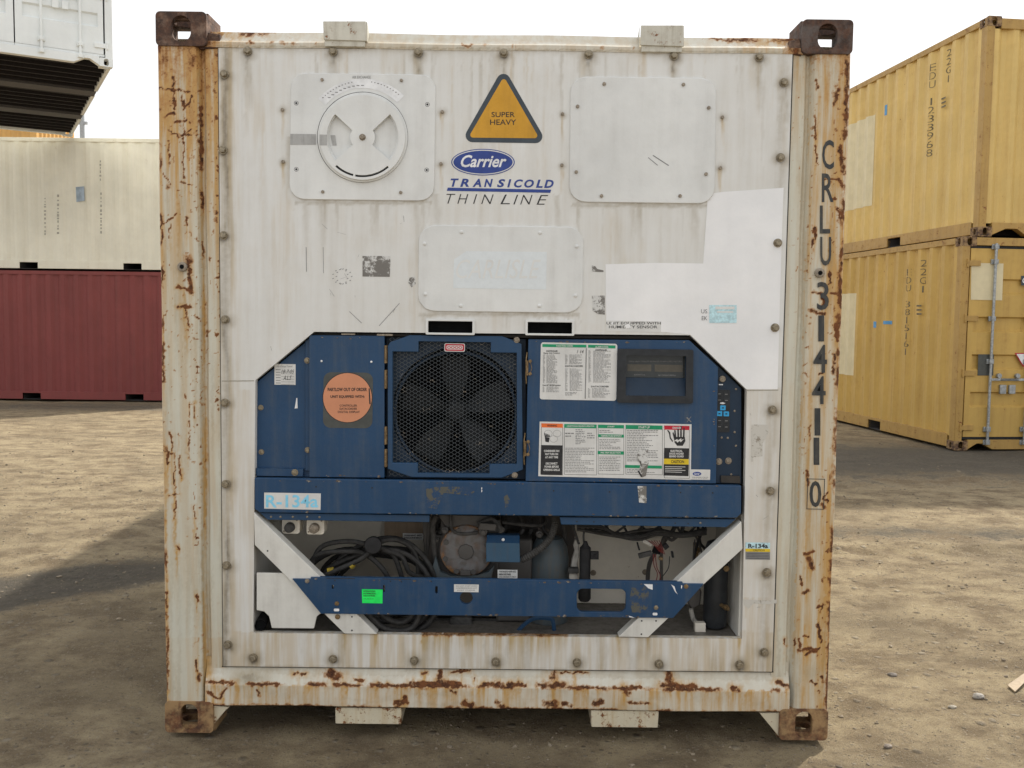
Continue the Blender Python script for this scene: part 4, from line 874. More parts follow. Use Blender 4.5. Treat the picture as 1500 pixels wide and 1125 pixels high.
# bumper bar
SLOT = rrect(845,862.5,917,897,9)
bb = MB(m_blue).pp([(428,848),(455,848.2),(455,845.5),(1000,852.5),(1000,855),(1031,855.5),(986,905.5),(470,899)], -.004, .02, [ring(683,876,9.4,n=28), SLOT, rrect(561,857,564,867.5,1,2), rrect(486,857,489,863,1,2), rrect(637.5,859,641,869.5,1,2)]).build('bumper_bar', ROOT, bevel=.001, seg=1)
b = MB(m_ink).flat([(478,846.2),(520,846.8),(520,848),(478,847.4)], -.0045).flat([(560,847.4),(602,848),(602,849),(560,848.6)], -.0045)
for x, y in ((490.5,850.5),(572,851.5),(588,852),(632,852)): b.flat(ring(x, y, 1.1, n=8), -.0045)
b.build('slot_line', bb)
for x, y, m in ((493.5,884,m_brass),(450,851,m_dull),(1005,859,m_brass),(961,890,m_steel)): hexbolt(x, y, -.004, .0062, .005, m, bb)
MB(m_labb).flat(rrect(489,891.5,497,895.5,1.5,3), -.0046).flat(rrect(956,897.5,963,901.5,1.5,3), -.0046).flat([(943,855.5),(956,856),(956,864),(950,862)], -.0046).flat([(983,856),(988,859),(990,866),(993,871),(989,867),(986,861)], -.0046).flat([(998,857),(999.5,858),(998.5,863),(997.5,861)], -.0046).flat([(921,902),(926,903.5),(930,905),(922,904)], -.0046).build('paint_chip', bb)
MB(m_faint).flat([(925,861),(945,859),(951,868),(949,890),(942,898),(926,897),(922,880)], -.0044).build('adhesive_trace', bb)
MB(m_neon).flat([(530,863),(560.5,863.6),(560.3,884),(530.5,883.4)], -.0047).use(m_ink).text('INTERNATIONAL', 532.5, 865, 550, 867.2, -.0052, bold=.02).text('INTERMODAL', 532.5, 868.4, 551, 870.6, -.0052, bold=.02).text('INDUSTRIES', 532.5, 871.6, 549.5, 873.8, -.0052, bold=.02).text('530-555-0110', 532.5, 876.5, 547, 878, -.0052).build('green_sticker', bb)
b = MB(m_lab).flat([(665,855.8),(701.5,856.3),(701,867.6),(665,867)], -.0047).use(m_gink).text('DO NOT START WHEN', 668, 857.5, 699, 859.5, -.0052).text('COMPRESSOR IS HOT', 668, 860.6, 699, 862.6, -.0052).text('KEEP CLEAR', 670, 863.8, 696, 865.6, -.0052); b.build('white_sticker', bb)
def chips(parent, m, edge, Y, n, seed, spread=2.2, mx_=2.6):
    R = random.Random(seed); b = MB(m)
    for k in range(n):
        t = R.random(); (xa, ya), (xb, yb) = edge; x = xa+(xb-xa)*t; y = ya+(yb-ya)*t+R.uniform(-spread, spread)*R.random(); r_ = mx_*R.random()**2.5+.5
        b.flat([(x+r_*R.uniform(.5, 1.5)*math.cos(a), y+r_*R.uniform(.25, .8)*math.sin(a)) for a in [i*PI/3.5 for i in range(7)]], Y)
    b.build('paint_chip', parent)
m_chip = speck('bare_metal_chip', (.10, .07, .05), (.26, .24, .21), 80, .5)
chips(mb_, m_chip, ((380,703),(1080,714)), .0063, 34, 1); chips(mb_, m_chip, ((400,750),(1078,757)), .0063, 30, 2); chips(bb, m_chip, ((450,849),(1020,856)), -.0046, 34, 3); chips(bb, m_chip, ((480,898),(980,904)), -.0046, 26, 4)
chips(cd_, m_chip, ((772,500),(1008,501)), .0150, 12, 5); chips(cd_, m_chip, ((772,703),(1046,706)), .0150, 16, 6); chips(ld, m_chip, ((456,494),(560,495)), .0212, 8, 7); chips(ld, m_chip, ((458,697),(560,698)), .0212, 8, 8); chips(cd_, m_chip, ((1046,540),(1046,700)), .0150, 10, 9, 1, 1.5)
# diagonal braces
def brace(pts, nm='diagonal_brace'): return MB(m_brace).pp(pts, .005, .05).build(nm, ROOT, bevel=.002)
br = brace([(372,751),(472,848),(552,929),(505,928.5),(425,850),(373,798)])
b = MB(m_ink)
for x, y in ((515.5,903.5),(515.5,923.5),(392,807)): b.flat(ring(x, y, 1.3, n=8), .0044)
b.build('screw_hole', br); hexbolt(494.5, 903.5, .003, .007, .005, m_brass, br)
br = brace([(1086,764),(988,855),(906,933),(949,934),(1030,857),(1088,804)])
b = MB(m_ink)
for x, y in ((940,909.5),(961,909.5),(939.5,929)): b.flat(ring(x, y, 1.3, n=8), .0044)
b.build('screw_hole', br)
poly_box('splash_plate', [(376,839),(418,839.5),(472,897),(464,903),(460,920.5),(398,920),(394,903),(387,896),(376,894)], .016, .006, m_brace)
# recess
p0 = P(371, 927.5, YP+.03); p1 = P(1087, 936, YP+.03); zc = P(700, 745, .1).z; YB = .46; zf = (p0.z+p1.z)/2+.002
xl, xr = X2(373, 750, .04)[0], X2(1087, 750, .04)[0]
MB(m_back).box(xl, xr, YB, YB+.01, zf, zc).build('unit_back_wall', ROOT)
MB(m_floor).box(xl-.0, xr, .046, YB, zf-.012, zf-.002).build('unit_floor', ROOT)
MB(m_brace).box(xl-.012, xl-.001, .047, YB, zf, zc).build('unit_side_wall', ROOT); MB(m_brace).box(xr+.001, xr+.012, .047, YB, zf, zc).build('unit_side_wall', ROOT)
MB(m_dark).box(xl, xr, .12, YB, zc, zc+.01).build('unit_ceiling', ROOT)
# sockets
for cx, cy, m in ((426,770,m_hose),(462,771,m_dull)):
    o = MB(m_back).pp(rrect(cx-13,cy-12,cx+13,cy+12,4,3), .08, .06).build('power_socket', ROOT, bevel=.002)
    MB(m).lathe(P(cx-1,cy+2,.08), (0,-1,0), [(0,.019),(.02,.018),(.024,.012)], 18).build('socket_cap', o)
    MB(m_dull).cyl(P(cx+9,cy-8,.08), (0,-1,0), .003, .004, 8).cyl(P(cx-10,cy+8,.08), (0,-1,0), .003, .004, 8).build('screw', o)
MB(m_lab).pp([(590,781),(620,781.5),(620,791),(590,790.5)], .4, .002).use(m_ink).text('WARNING 460V', 592, 783, 618, 785.4, .3985, bold=.03).text('DISCONNECT', 592, 786.6, 618, 789, .3985, bold=.03).build('warning_plate', ROOT)
m_brown = grimy('brown_plate', (.34, .25, .17), amt=.6, sc=4)
MB(m_brown).pp([(563,764),(622,765),(620,787),(563,787)], .42, .003).build('data_plate', ROOT)
# compressor
def ctr(px, py, Y): p = P(px, py, Y); return (p.x, Y, p.z)
cmp_ = MB(m_cmp); c = Vector(ctr(683, 806, .17))
cmp_.lathe(c, (0,1,0), [(0,.098),(.012,.108),(.05,.108),(.06,.125),(.22,.125)], 32)
cmp_.box(c.x-.125, c.x+.125, .20, .40, zf+.02, c.z+.05).box(c.x-.10, c.x+.13, .185, .40, c.z+.06, c.z+.115)
cmp_ = cmp_.build('compressor', ROOT, bevel=.006, seg=3)
m_cmp2 = worn('compressor_cover', (.19, .20, .21), (.15, .145, .14), dirt=(.07, .05, .035), wash=(.15, .075, .04))
def wear_head(x, y):
    x0_ = x; x = x+(fbm(x/7, y/7, 5)-.5)*14; y = y+(fbm(x0_/7, y/7, 6)-.5)*14
    r_ = np.hypot(x-683, y-806); n = fbm(x/9, y/9, 61); return sst(30, 42, r_)*.42+sst(.5, .7, n)*.1, .15+.6*sst(.4, .7, fbm(x/7, y/7, 63)), sst(.4, .7, n)*.5+sst(25, 40, r_)*.4
MB(m_cmp2).lathe(c, (0,-1,0), [(-.002,.10)]+[(.012,.098),(.020,.086),(.0215,.075),(.023,.06),(.024,.045),(.0245,.03),(.025,.01)], 48).build('cylinder_head', cmp_)
for o in cmp_.children: paint_attr(o.data, wear_head)
MB(m_cmp).lathe(c+Vector((0,-.0245,0)), (0,-1,0), [(0,.032),(.007,.030),(.009,.015)], 8).box(c.x-.02, c.x+.018, c.y-.032, c.y-.01, c.z-.09, c.z-.07).build('head_boss', cmp_, bevel=.002)
for k in range(8):
    a = k*PI/4+.35; MB(m_cmp).cyl((c.x+.083*math.cos(a), .155, c.z+.083*math.sin(a)), (0,-1,0), .011, .010, 6).build('head_bolt', cmp_)
MB(m_mot).pp([(632,838),(640,846),(720,846),(724,828),(716,838),(700,843),(660,844),(645,838),(638,815)], .15, .03).build('head_rim', cmp_)
# pipes and brackets round the compressor
m_bay = grimy('greasy_frame', (.07, .065, .06), dirt=(.10, .07, .045), amt=1, rust=.2, sc=3)
def bez(pts, n=10):
    pts = [Vector(p) for p in pts]; out = []
    for i in range(len(pts)-1):
        a, b_, c_, d = pts[max(0, i-1)], pts[i], pts[i+1], pts[min(len(pts)-1, i+2)]
        for k in range(n):
            t = k/n; out.append(.5*((2*b_)+(c_-a)*t+(2*a-5*b_+4*c_-d)*t*t+(3*b_-a-3*c_+d)*t**3))
    return out+[pts[-1]]
for pts, r_, m in (([(700,768,.14),(720,760,.15),(732,772,.13),(734,780,.13)], .008, m_hose), ([(640,845,.2),(636,800,.17),(634,770,.15),(640,755,.14)], .010, m_hose),
                 ([(628,850,.24),(627,800,.22),(630,755,.18)], .007, m_cmp), ([(660,752,.16),(662,775,.15),(676,782,.14),(700,780,.14)], .006, m_hose), ([(735,765,.2),(790,770,.22),(800,760,.25)], .007, m_hose)):
    MB(m).tube(bez([ctr(*q) for q in pts]), r_, 8).build('refrigerant_pipe', ROOT)
MB(m_cmp).pp([(640,754),(720,756),(716,775),(652,772)], .17, .10).pp([(703,766),(728,768),(726,778),(700,776)], .12, .03).build('valve_block', ROOT, bevel=.004)
MB(m_bay).pp([(626,745),(842,749),(842,925),(626,922)], .40, .012).build('dark_bay_plate', ROOT)  # dark plate put in to darken the back of the bay behind the compressor
MB(m_bay).pp([(618,757),(632,757),(637,835),(634,900),(620,900),(623,835)], .22, .03).build('support_post', ROOT, bevel=.003)
random.seed(17)
for k in range(16):
    x0 = random.choice([random.uniform(632, 835), random.uniform(632, 835), random.uniform(985, 1030)]); Yk = random.uniform(.24, .36); x1 = x0+random.uniform(-40, 45); y1 = random.uniform(795, 860)
    MB(random.choice([m_hose, m_cmp, m_bay, m_black])).tube(bez([ctr(x0, 752, Yk), ctr(x0+random.uniform(-8, 8), 775, Yk-.03), ctr((x0+x1)/2, 790+random.uniform(-10, 14), Yk-.02), ctr(x1, y1, Yk), ctr(x1, 905, Yk)]), random.uniform(.004, .009), 8).build('refrigerant_pipe', ROOT)
for x, y, Yk, r_ in ((652,776,.16,.013),(708,778,.14,.016),(735,775,.15,.011),(790,782,.2,.014),(822,812,.24,.016),(640,790,.19,.010)):
    MB(m_cmp).lathe(ctr(x, y, Yk), (0,-1,0), [(0,r_),(.012,r_),(.014,r_*.6),(.026,r_*.55)], 8).build('pipe_fitting', ROOT)
# electric motor and receiver
mo = MB(m_mot).lathe((P(805,810,.24).x, .24, zf), (0,0,1), [(0,.075),(.25,.075),(.29,.068),(.325,.05),(.335,.02)], 28)
mo.build('accumulator_tank', ROOT)
MB(m_mot).lathe((P(775,835,.26).x, .27, zf+.01), (0,0,1), [(0,.055),(.18,.055),(.21,.04),(.215,.01)], 24).build('liquid_tank', ROOT)
MB(m_cmp).box(*[P(728,800,.2).x, P(780,800,.2).x], .20, .36, zf, P(740,790,.2).z).build('motor_housing', ROOT, bevel=.01)
m_jb = grimy('junction_box_blue', (.04, .10, .17), dirt=(.08, .09, .10), amt=.5, sc=3)
jb = MB(m_jb).pp([(712,795),(761,795.5),(762,824),(712,823)], .10, .06).build('junction_box', ROOT, bevel=.002)
a = P(713,795,.10); c_ = P(761,795,.10); t_ = P(713,786,.10)
MB(m_blue2).add([(a.x, .10, a.z), (c_.x, .10, a.z), (c_.x, .122, t_.z), (a.x, .122, t_.z), (a.x, .16, a.z), (c_.x, .16, a.z), (c_.x, .16, t_.z), (a.x, .16, t_.z)], [(0,1,2,3),(4,7,6,5),(3,2,6,7),(0,3,7,4),(1,5,6,2)]).build('box_lid', jb)
dome(737, 790.5, .108, .006, m_labb, jb, 'lid_screw')
MB(m_lab).pp([(729,834.5),(758,835),(758,847.5),(729,847)], .12, .002).use(m_ink).text('WARNING', 731, 836, 756, 838.6, .1185, bold=.01).text('HIGH VOLTAGE', 731, 840, 748, 842.6, .1185, bold=.03).text('DISCONNECT FIRST', 731, 844, 756, 846, .1185).build('warning_plate', ROOT)
pth = bez([ctr(763,820,.13), ctr(785,808,.12), ctr(803,792,.12), ctr(812,772,.13), ctr(813,755,.15)], 16)
MB(m_hose).tube(pth, lambda i: .015 if i % 2 else .0125, 12).build('conduit_hose', ROOT)
# filter drier and torn insulation
p = P(856, 880, .15); pt = P(856, 799, .15)
MB(m_black).lathe((p.x, .15, P(856,880,.15).z), (0,0,1), [(0,.018),(.01,.024),(.075,.024),(.09,.021),(.205,.021),(.215,.012),(.23,.006)], 20).box(p.x+.02, p.x+.05, .135, .15, P(868,818,.15).z, P(868,807,.15).z).cyl((p.x+.04, .134, P(868,812,.15).z), (0,-1,0), .006, .006, 10).build('filter_drier', ROOT)
MB(m_foam).pp([(843,789),(848,793),(849,815),(846,825),(847,836),(840,838),(836,835),(838,820),(842,808),(840,800)], .20, .03).build('pipe_insulation', ROOT, bevel=.005, seg=3)
MB(m_hose).pp([(832,833),(848,833),(848,840),(832,840)], .16, .03).use(m_foam).pp([(834,840),(846,840),(846,852),(834,852)], .17, .02).build('pipe_clamp', ROOT, bevel=.002)
for pts, r_ in (([(856,800,.15),(855,782,.17),(860,770,.2)], .004), ([(848,797,.18),(843,782,.2),(838,765,.22)], .005), ([(825,760,.25),(828,800,.28),(826,850,.28)], .009)): MB(m_hose).tube(bez([ctr(*q) for q in pts]), r_, 8).build('refrigerant_pipe', ROOT)
# harness: dark bundle with hanging connectors
random.seed(21); hb = MB(m_cable)
for k in range(9):
    dy = random.uniform(-4, 5); Yk = .13+random.uniform(0, .09)
    hb.tube(bez([ctr(845,772+dy,Yk), ctr(880,776+dy+random.uniform(-3,3),Yk), ctr(905,784+dy*.6,Yk), ctr(935,784+dy+random.uniform(-3,4),Yk), ctr(965,780+dy,Yk), ctr(1000,784+dy*.5,Yk), ctr(1035,778+dy,Yk)]), random.uniform(.003, .007), 7)
har = hb.build('wiring_harness', ROOT)
for cx, cy, a, w_, h_, m in ((945,812,-.25,.052,.018,m_hose),(935,800,1.3,.03,.006,m_black),(962,806,.3,.03,.024,m_dark),(975,800,.9,.02,.02,m_black),(985,812,1.4,.024,.008,m_black),(948,795,.5,.04,.014,m_foam),(968,818,.2,.016,.012,m_brass)):
    q = P(cx, cy, .16); o = MB(m).box(-w_/2, w_/2, -.009, .009, -h_/2, h_/2).build('wire_connector', har, bevel=.002); o.location = (q.x, .16, q.z); o.rotation_euler = (0, a, 0)
wr = MB(plain('red_wire', (.22, .035, .03), .5))
wr.tube(bez([ctr(957,812,.15), ctr(958,828,.14), ctr(963,840,.14), ctr(961,851,.14)]), .0016, 6).tube(bez([ctr(960,812,.15), ctr(962,830,.15), ctr(967,842,.15), ctr(966,851,.15)]), .0016, 6)
for k in range(5): wr.tube(bez([ctr(950+k*4,792,.15), ctr(958+k*3,798+k,.13), ctr(966+k*2,808+k,.14)]), .0013, 5)
wr.build('wire', har)
MB(m_hose).tube(bez([ctr(981,815,.17), ctr(979,832,.17), ctr(970,845,.17), ctr(965,852,.17)]), .0018, 6).tube(bez([ctr(1018,790,.2), ctr(1016,810,.2), ctr(1015,830,.2)]), .003, 6).build('wire', har)
for k in range(6): MB(m_hose).tube(bez([ctr(860+k*26,768,.2), ctr(872+k*26,778+3*(k % 3),.17), ctr(890+k*26,770,.2)]), .0045, 6).build('wire', har)
for x, y in ((869,839),(945,838)): hexbolt(x, y, YB-.001, .009, .008, m_dull, ROOT, 'wall_bolt')
MB(m_brass).box(*[P(1016,790,.3).x, P(1022,790,.3).x], .28, .31, P(1018,830,.3).z, P(1018,795,.3).z).cyl(ctr(1021,805,.28), (0,-1,0), .012, .012, 12).build('valve_block', ROOT)
# receiver on the right, lower pipe stub, white block
rt = MB(m_plast).lathe((P(1050,860,.15).x, .17, zf+.002), (0,0,1), [(0,.03),(.006,.042),(.02,.045),(.30,.045),(.33,.036),(.34,.012)], 24).build('receiver_tank', ROOT)
MB(m_brass).cyl(ctr(1056,886,.13), (.6,-1,-.15), .008, .04, 12).cyl(ctr(1062,889,.11), (.6,-1,-.15), .011, .008, 12).cyl(ctr(1063,832,.14), (0,-1,0), .011, .012, 14).build('service_valve', rt)
MB(m_back).pp([(1018,913),(1034,913),(1034,929),(1018,929)], .12, .03).build('mount_block', ROOT, bevel=.003)
MB(m_cmp).pp([(1010,862),(1022,850),(1028,868),(1026,886),(1014,892),(1008,884)], .20, .05).build('solenoid_valve', ROOT, bevel=.005)
MB(m_foam).tube(bez([ctr(1012,892,.2), ctr(1015,905,.2), ctr(1020,912,.17)]), .009, 8).build('drain_hose', ROOT)
a = Vector(ctr(381,916,.03)); c_ = Vector(ctr(402,880,.30)); MB(m_black).cyl(a, c_-a, .021, (c_-a).length, 20, cap=False).use(m_dark).cyl(a+(c_-a)*.03, c_-a, .0195, .002, 18).build('drain_pipe', ROOT)
MB(m_blue2).tube(bez([ctr(752,932,.12), ctr(768,915,.12), ctr(783,906,.12), ctr(803,906,.12), ctr(810,910,.12), ctr(812,932,.12)], 6), .008, 6).build('mount_bracket', ROOT)
MB(m_hose).pp([(625,905),(735,906),(738,921),(622,920)], .22, .12).pp([(660,905),(690,905),(694,925),(656,925)], .17, .06).build('compressor_base', ROOT, bevel=.01)
# loose coil of power cable lying in the unit
random.seed(5); b = MB(m_cable)
for k in range(9):
    cx = 545+random.uniform(-16, 20); cy = 862+random.uniform(-10, 12); rx = random.uniform(66, 92); ry = random.uniform(44, 62); Yk = .14+.022*k; ph = random.uniform(0, 6); pts = []
    for i in range(46):
        t = 2*PI*i/46; x = cx+rx*math.cos(t)*(1+.05*math.sin(2*t+ph)); y = cy-ry*math.sin(t)*(1+.08*math.sin(3*t+ph))
        y = min(y, 922-k*1.3+3*math.sin(t*3+ph)); pts.append(ctr(x, y, Yk+.015*math.sin(t+ph)))
    b.tube(pts, .0095, 10, True)
for q in (([(452,840,.12),(470,802,.13),(510,793,.12),(545,800,.11),(575,812,.13),(590,850,.15)]), ([(445,850,.13),(462,815,.12),(500,808,.11),(535,812,.12),(565,840,.13),(580,880,.15)]), ([(548,797,.11),(575,790,.12),(600,800,.14),(612,825,.15),(610,860,.16)]),
          ([(470,845,.10),(500,832,.10),(530,818,.10),(552,800,.105)]), ([(560,806,.12),(588,815,.13),(602,840,.14),(640,848,.16)])):
    b.tube(bez([ctr(*p_) for p_ in q]), .0095, 10)
for q in ([(530,885,.06),(545,905,.06),(563,920,.065),(590,924,.07),(608,915,.075),(618,890,.08)], [(548,885,.09),(565,905,.09),(588,912,.09),(605,900,.09),(612,885,.09)], [(520,880,.10),(535,908,.10),(555,925,.105),(600,927,.11),(628,912,.115),(645,885,.12)]): b.tube(bez([ctr(*p_) for p_ in q]), .0115, 12)
cab = b.build('power_cable', None); tag(cab, 'black power cable coiled up in the open bay, left of the compressor', 'cable')
MB(m_black).lathe(ctr(547,797,.10), (.1,-1,.1), [(0,.030),(.03,.033),(.036,.030),(.038,.012)], 24).build('plug', cab)
MB(plain('old_yellow_tape', (.34, .25, .03), .6, 0, .4, 60)).tube([ctr(480,836,.104), ctr(489,834,.104)], .0098, 10).tube([ctr(514,831,.100), ctr(518,827,.100)], .0098, 10).build('yellow_tape', cab)
# ---- identification number down the right post
ys = [(205,248,1213),(254,296,1212.5),(301,342,1208.5),(347,389,1209.5),(413,454,1205.5),(462,500,1203),(505,546,1201.5),(551,592,1199.5),(598,638,1197.5),(641,681,1196),(704.5,743,1194.5)]
b = MB(m_ink2)
for (y0, y1, cx), ch in zip(ys, 'CRLU3144110'):
    hw = {'1': 4.2, 'L': 7.5, '4': 10, 'U': 8}.get(ch, 8.6); b.text(ch, cx-hw, y0, cx+hw, y1, .0034, bold=.012)
b.flat([(1183,701),(1208.5,701.5),(1207,746.5),(1181.5,746)], .0034, [(1184,702),(1207.5,702.5),(1206,745.5),(1182.5,745)])
b.build('identification_number', ROOT)
#==YARD==
def copy_tree(o, parent=None):
    c = o.copy(); COL.objects.link(c); c.parent = parent
    for ch in list(o.children): copy_tree(ch, c)
    return c
def ribs(L0, L1, z0, z1, period=.278, d=.036, vertical=True):
    pts = []; x = L0; f, s = period*.26, period*.24
    while x < L1: pts += [(x, 0), (min(x+f, L1), 0), (min(x+f+s, L1), d), (min(x+2*f+s, L1), d)]; x += 2*f+2*s
    pts.append((L1, 0)); return pts
def ribbed(mb, pts, z0, z1, tr, z1c=None):
    v = []; f = []
    for x, y in pts: v += [tr(x, y, z0), tr(x, y, z1)]
    for i in range(len(pts)-1): f.append((2*i, 2*i+2, 2*i+3, 2*i+1))
    mb.add(v, f)
def container(loc, rz, wall, rail, cast, label, L=6.058, W=2.438, H=2.591, door=True, group=None, locking=None, ladder_under=False, name='shipping_container', rd=.036, gasket=None):
    """origin: centre of the near end's foot; length runs along +y"""
    r = empty(name, loc, rz, label, 'container', group)
    b = MB(wall); z0, z1 = .17, H-.08; rb = ribs(.12, L-.12, z0, z1, d=rd)
    ribbed(b, rb, z0, z1, lambda s, d, z: (-W/2+.012+d, s, z)); b.build('side_wall', r, smooth=False)
    b = MB(wall); ribbed(b, rb, z0, z1, lambda s, d, z: (W/2-.012-d, s, z)); b.build('side_wall', r, smooth=False)
    b = MB(wall); ribbed(b, ribs(.06, L-.06, 0, 1, .209, .02), -W/2+.04, W/2-.04, lambda s, d, z: (z, s, H-.03-d)); b.build('roof', r, smooth=False)
    for s in (-1, 1):
        x0, x1 = s*(W/2-.055), s*(W/2-.004)
        b = MB(rail); pk = [L/2-1.025, L/2+1.025]; e = [.165]+[q for p_ in pk for q in (p_-.18, p_+.18)]+[L-.165]
        for k in range(0, len(e), 2): b.box(x0, x1, e[k], e[k+1], .03, .185)
        for p_ in pk: b.box(x0, x1, p_-.18, p_+.18, .150, .185)
        b.build('bottom_side_rail', r, bevel=.003)
        MB(rail).box(s*(W/2-.06), s*(W/2-.004), .165, L-.165, H-.085, H-.012).build('top_side_rail', r, bevel=.003)
        for yy in (.004, L-.124): MB(rail).box(s*(W/2-.10), s*(W/2-.004), yy, yy+.12, .11, H-.11).build('corner_post', r, bevel=.006)
    for p_ in (L/2-1.025, L/2+1.025): MB(m_underg).box(-W/2+.02, W/2-.02, p_-.18, p_+.18, .024, .03).box(-W/2+.02, W/2-.02, p_-.186, p_-.18, .03, .149).box(-W/2+.02, W/2-.02, p_+.18, p_+.186, .03, .149).box(-.06, .06, p_-.18, p_+.18, .031, .148).build('fork_pocket', r)
    b = MB(m_under); y = .28
    b.box(-W/2+.05, W/2-.05, .05, L-.05, .152, .165)
    while y < L-.2:
        if all(abs(y-p_) > .24 for p_ in (L/2-1.025, L/2+1.025)): b.box(-W/2+.05, W/2-.05, y, y+.045, .045, .151)
        y += .29
    b.build('underframe', r)
    for sx in (1, -1):
        for (yy, sy) in ((0, 1), (L, -1)):
            for (zz, sz) in ((0, 1), (H, -1)): hollow_casting(r, -sx*W/2, yy, zz, sx, sy, sz, cast)
    # far end
    b = MB(wall); ribbed(b, ribs(-W/2+.1, W/2-.1, 0, 1, .25, .04), .12, H-.12, lambda s, d, z: (s, L-.02-d, z)); b.build('end_wall', r, smooth=False)
    MB(rail).box(-W/2+.17, W/2-.17, L-.12, L-.005, .02, .16).build('end_rail', r); MB(rail).box(-W/2+.17, W/2-.17, L-.12, L-.005, H-.14, H-.02).build('end_rail', r)
    if not door:
        b = MB(wall); ribbed(b, ribs(-W/2+.1, W/2-.1, 0, 1, .25, .045), .16, H-.14, lambda s, d, z: (s, .02+d, z)); b.build('end_wall', r, smooth=False)
        b = MB(rail)
        b.plate([(-W/2+.178,.02),(-W/2+.36,.10),(-W/2+.50,.10),(-W/2+.62,.02),(W/2-.178,.02),(W/2-.178,.17),(-W/2+.178,.17)], [], (0,.006,0), (1,0,0), (0,0,1), (0,1,0), .10)
        b.build('end_rail', r, bevel=.004); MB(rail).box(-W/2+.178, W/2-.178, .006, .11, H-.14, H-.02).build('end_rail', r, bevel=.004)
    else:
        b = MB(rail).plate([(-W/2+.178,.01),(-W/2+.30,.085),(-W/2+.36,.085),(-W/2+.50,.012),(W/2-.50,.012),(W/2-.36,.085),(W/2-.30,.085),(W/2-.178,.01),(W/2-.178,.13),(-W/2+.178,.13)], [], (0,.006,0), (1,0,0), (0,0,1), (0,1,0), .10)
        b.build('door_sill', r, bevel=.004); MB(rail).box(-W/2+.178, W/2-.178, .006, .10, H-.105, H-.01).build('door_header', r, bevel=.004)
        m_l = locking or m_galv
        for s in (-1, 1):
            zs = [.165]; n_ = 4; zz = .42; hh = (H-.14)
            # pressed leaf: outer flats with recessed bands
            prof = [(.165, 0)]
            for k in range(4):
                zc_ = .165+(k+1)*(hh-.165)/5; prof += [(zc_-.095, 0), (zc_-.075, .032), (zc_+.075, .032), (zc_+.095, 0)]
            prof.append((hh, 0)); xa, xb = s*.008, s*(W/2-.12)
            d = MB(wall); v = []; f = []
            for z, y in prof: v += [(xa+s*.09, .022+y, z), (xb-s*.07, .022+y, z)]
            for i in range(len(prof)-1): f.append((2*i, 2*i+1, 2*i+3, 2*i+2) if s > 0 else (2*i, 2*i+2, 2*i+3, 2*i+1))
            d.add(v, f)
            d.box(xa, xa+s*.09, .020, .06, .165, hh).box(xb-s*.07, xb, .020, .06, .165, hh).box(xa, xb, .056, .07, .165, hh)
            dr = d.build('door', r, smooth=False)
            MB(gasket or m_black).box(s*.002, s*(W/2-.108), .026, .05, .135, .163).box(s*.002, s*(W/2-.108), .026, .05, hh+.002, hh+.030).build('door_gasket', dr)
            for fx in (.32, .80):
                x = s*fx; MB(m_l).cyl((x, -.015, .09), (0,0,1), .017, H-.17, 12).build('locking_bar', dr)
                b = MB(m_l)
                for z in (.10, .26, H*.42, H*.62, H-.30, H-.12): b.box(x-.045, x+.045, -.004, .020, z-.03, z+.03).box(x-.026, x+.026, -.036, -.002, z-.026, z+.026)
                b.build('bar_bracket', dr, bevel=.003)
                hd = -s if fx < .5 else s
                MB(m_l).box(x+.01, x-s*.36 if fx > .5 else x+s*.36, -.034, -.022, H*.33, H*.33+.03).cyl((x-s*.12 if fx > .5 else x+s*.12, -.022, H*.33+.06), (0,1,0), .03, .04, 10).box((x-s*.30 if fx > .5 else x+s*.30)-.04, (x-s*.30 if fx > .5 else x+s*.30)+.04, -.010, .018, H*.33-.16, H*.33-.05).build('door_handle', dr, bevel=.003)
            for z in (.28, .28+(H-.6)/3, .28+2*(H-.6)/3, H-.32): MB(rail).box(s*(W/2-.24), s*(W/2-.06), -.002, .018, z-.032, z+.032).cyl((s*(W/2-.075), -.002, z-.05), (0,0,1), .014, .10, 10).build('hinge', dr, bevel=.003)
    return r
m_galv = plain('galvanised_steel', (.34, .36, .37), .45, .5, .25, 40)
m_yw = grimy('yellow_paint', (.55, .36, .10), dirt=(.35, .20, .06), amt=.75, rust=.22, sc=.7, fine=60); m_yr = grimy('yellow_rail', (.43, .27, .08), dirt=(.22, .12, .05), amt=.6, rust=.55, sc=1.2)
m_yw2 = grimy('faded_yellow_paint', (.66, .47, .165), dirt=(.46, .28, .09), amt=.75, rust=.16, sc=.7, fine=60)
m_cw = grimy('cream_wall', (.83, .80, .67), dirt=(.60, .53, .38), amt=.4, rust=.02, sc=.5, fine=60); m_redw = grimy('red_wall', (.235, .054, .050), dirt=(.15, .055, .045), amt=.5, rust=.05, sc=.6, fine=60)
m_ww = grimy('bright_white_wall', (.80, .83, .82), dirt=(.6, .62, .58), amt=.25, sc=.5); m_or = grimy('orange_wall', (.62, .36, .11), amt=.3, sc=.6)
m_ycast = rusty('yellow_rusted_casting', (.40, .26, .12), .75); m_ccast = rusty('cream_casting', (.75, .71, .58), 1.6); m_rcast = rusty('red_casting', (.15, .05, .04), 1.3)
# right-hand stack, seen at an angle
az = R_(6.2); A = G(1397, 660, 0)
def near_left(corner, az, W=2.438): return (corner.x+math.cos(az)*W/2, corner.y+math.sin(az)*W/2, corner.z)
CL_ = Vector((A.x, A.y, 0)); low = container(near_left(CL_, az), az, m_yw, m_yr, m_ycast, 'mustard yellow shipping container on the ground, grey locking bars on its doors, at the right edge', 'x' and 6.058)
low['label'] = 'mustard yellow shipping container on the ground with grey locking bars on its doors'
c2 = CL_+Vector((.19, .03, 2.593)); up = container(near_left(c2, az), az, m_yw2, m_yr, m_ycast, 'faded yellow container with ribbed closed end, stacked on the mustard one', door=False)
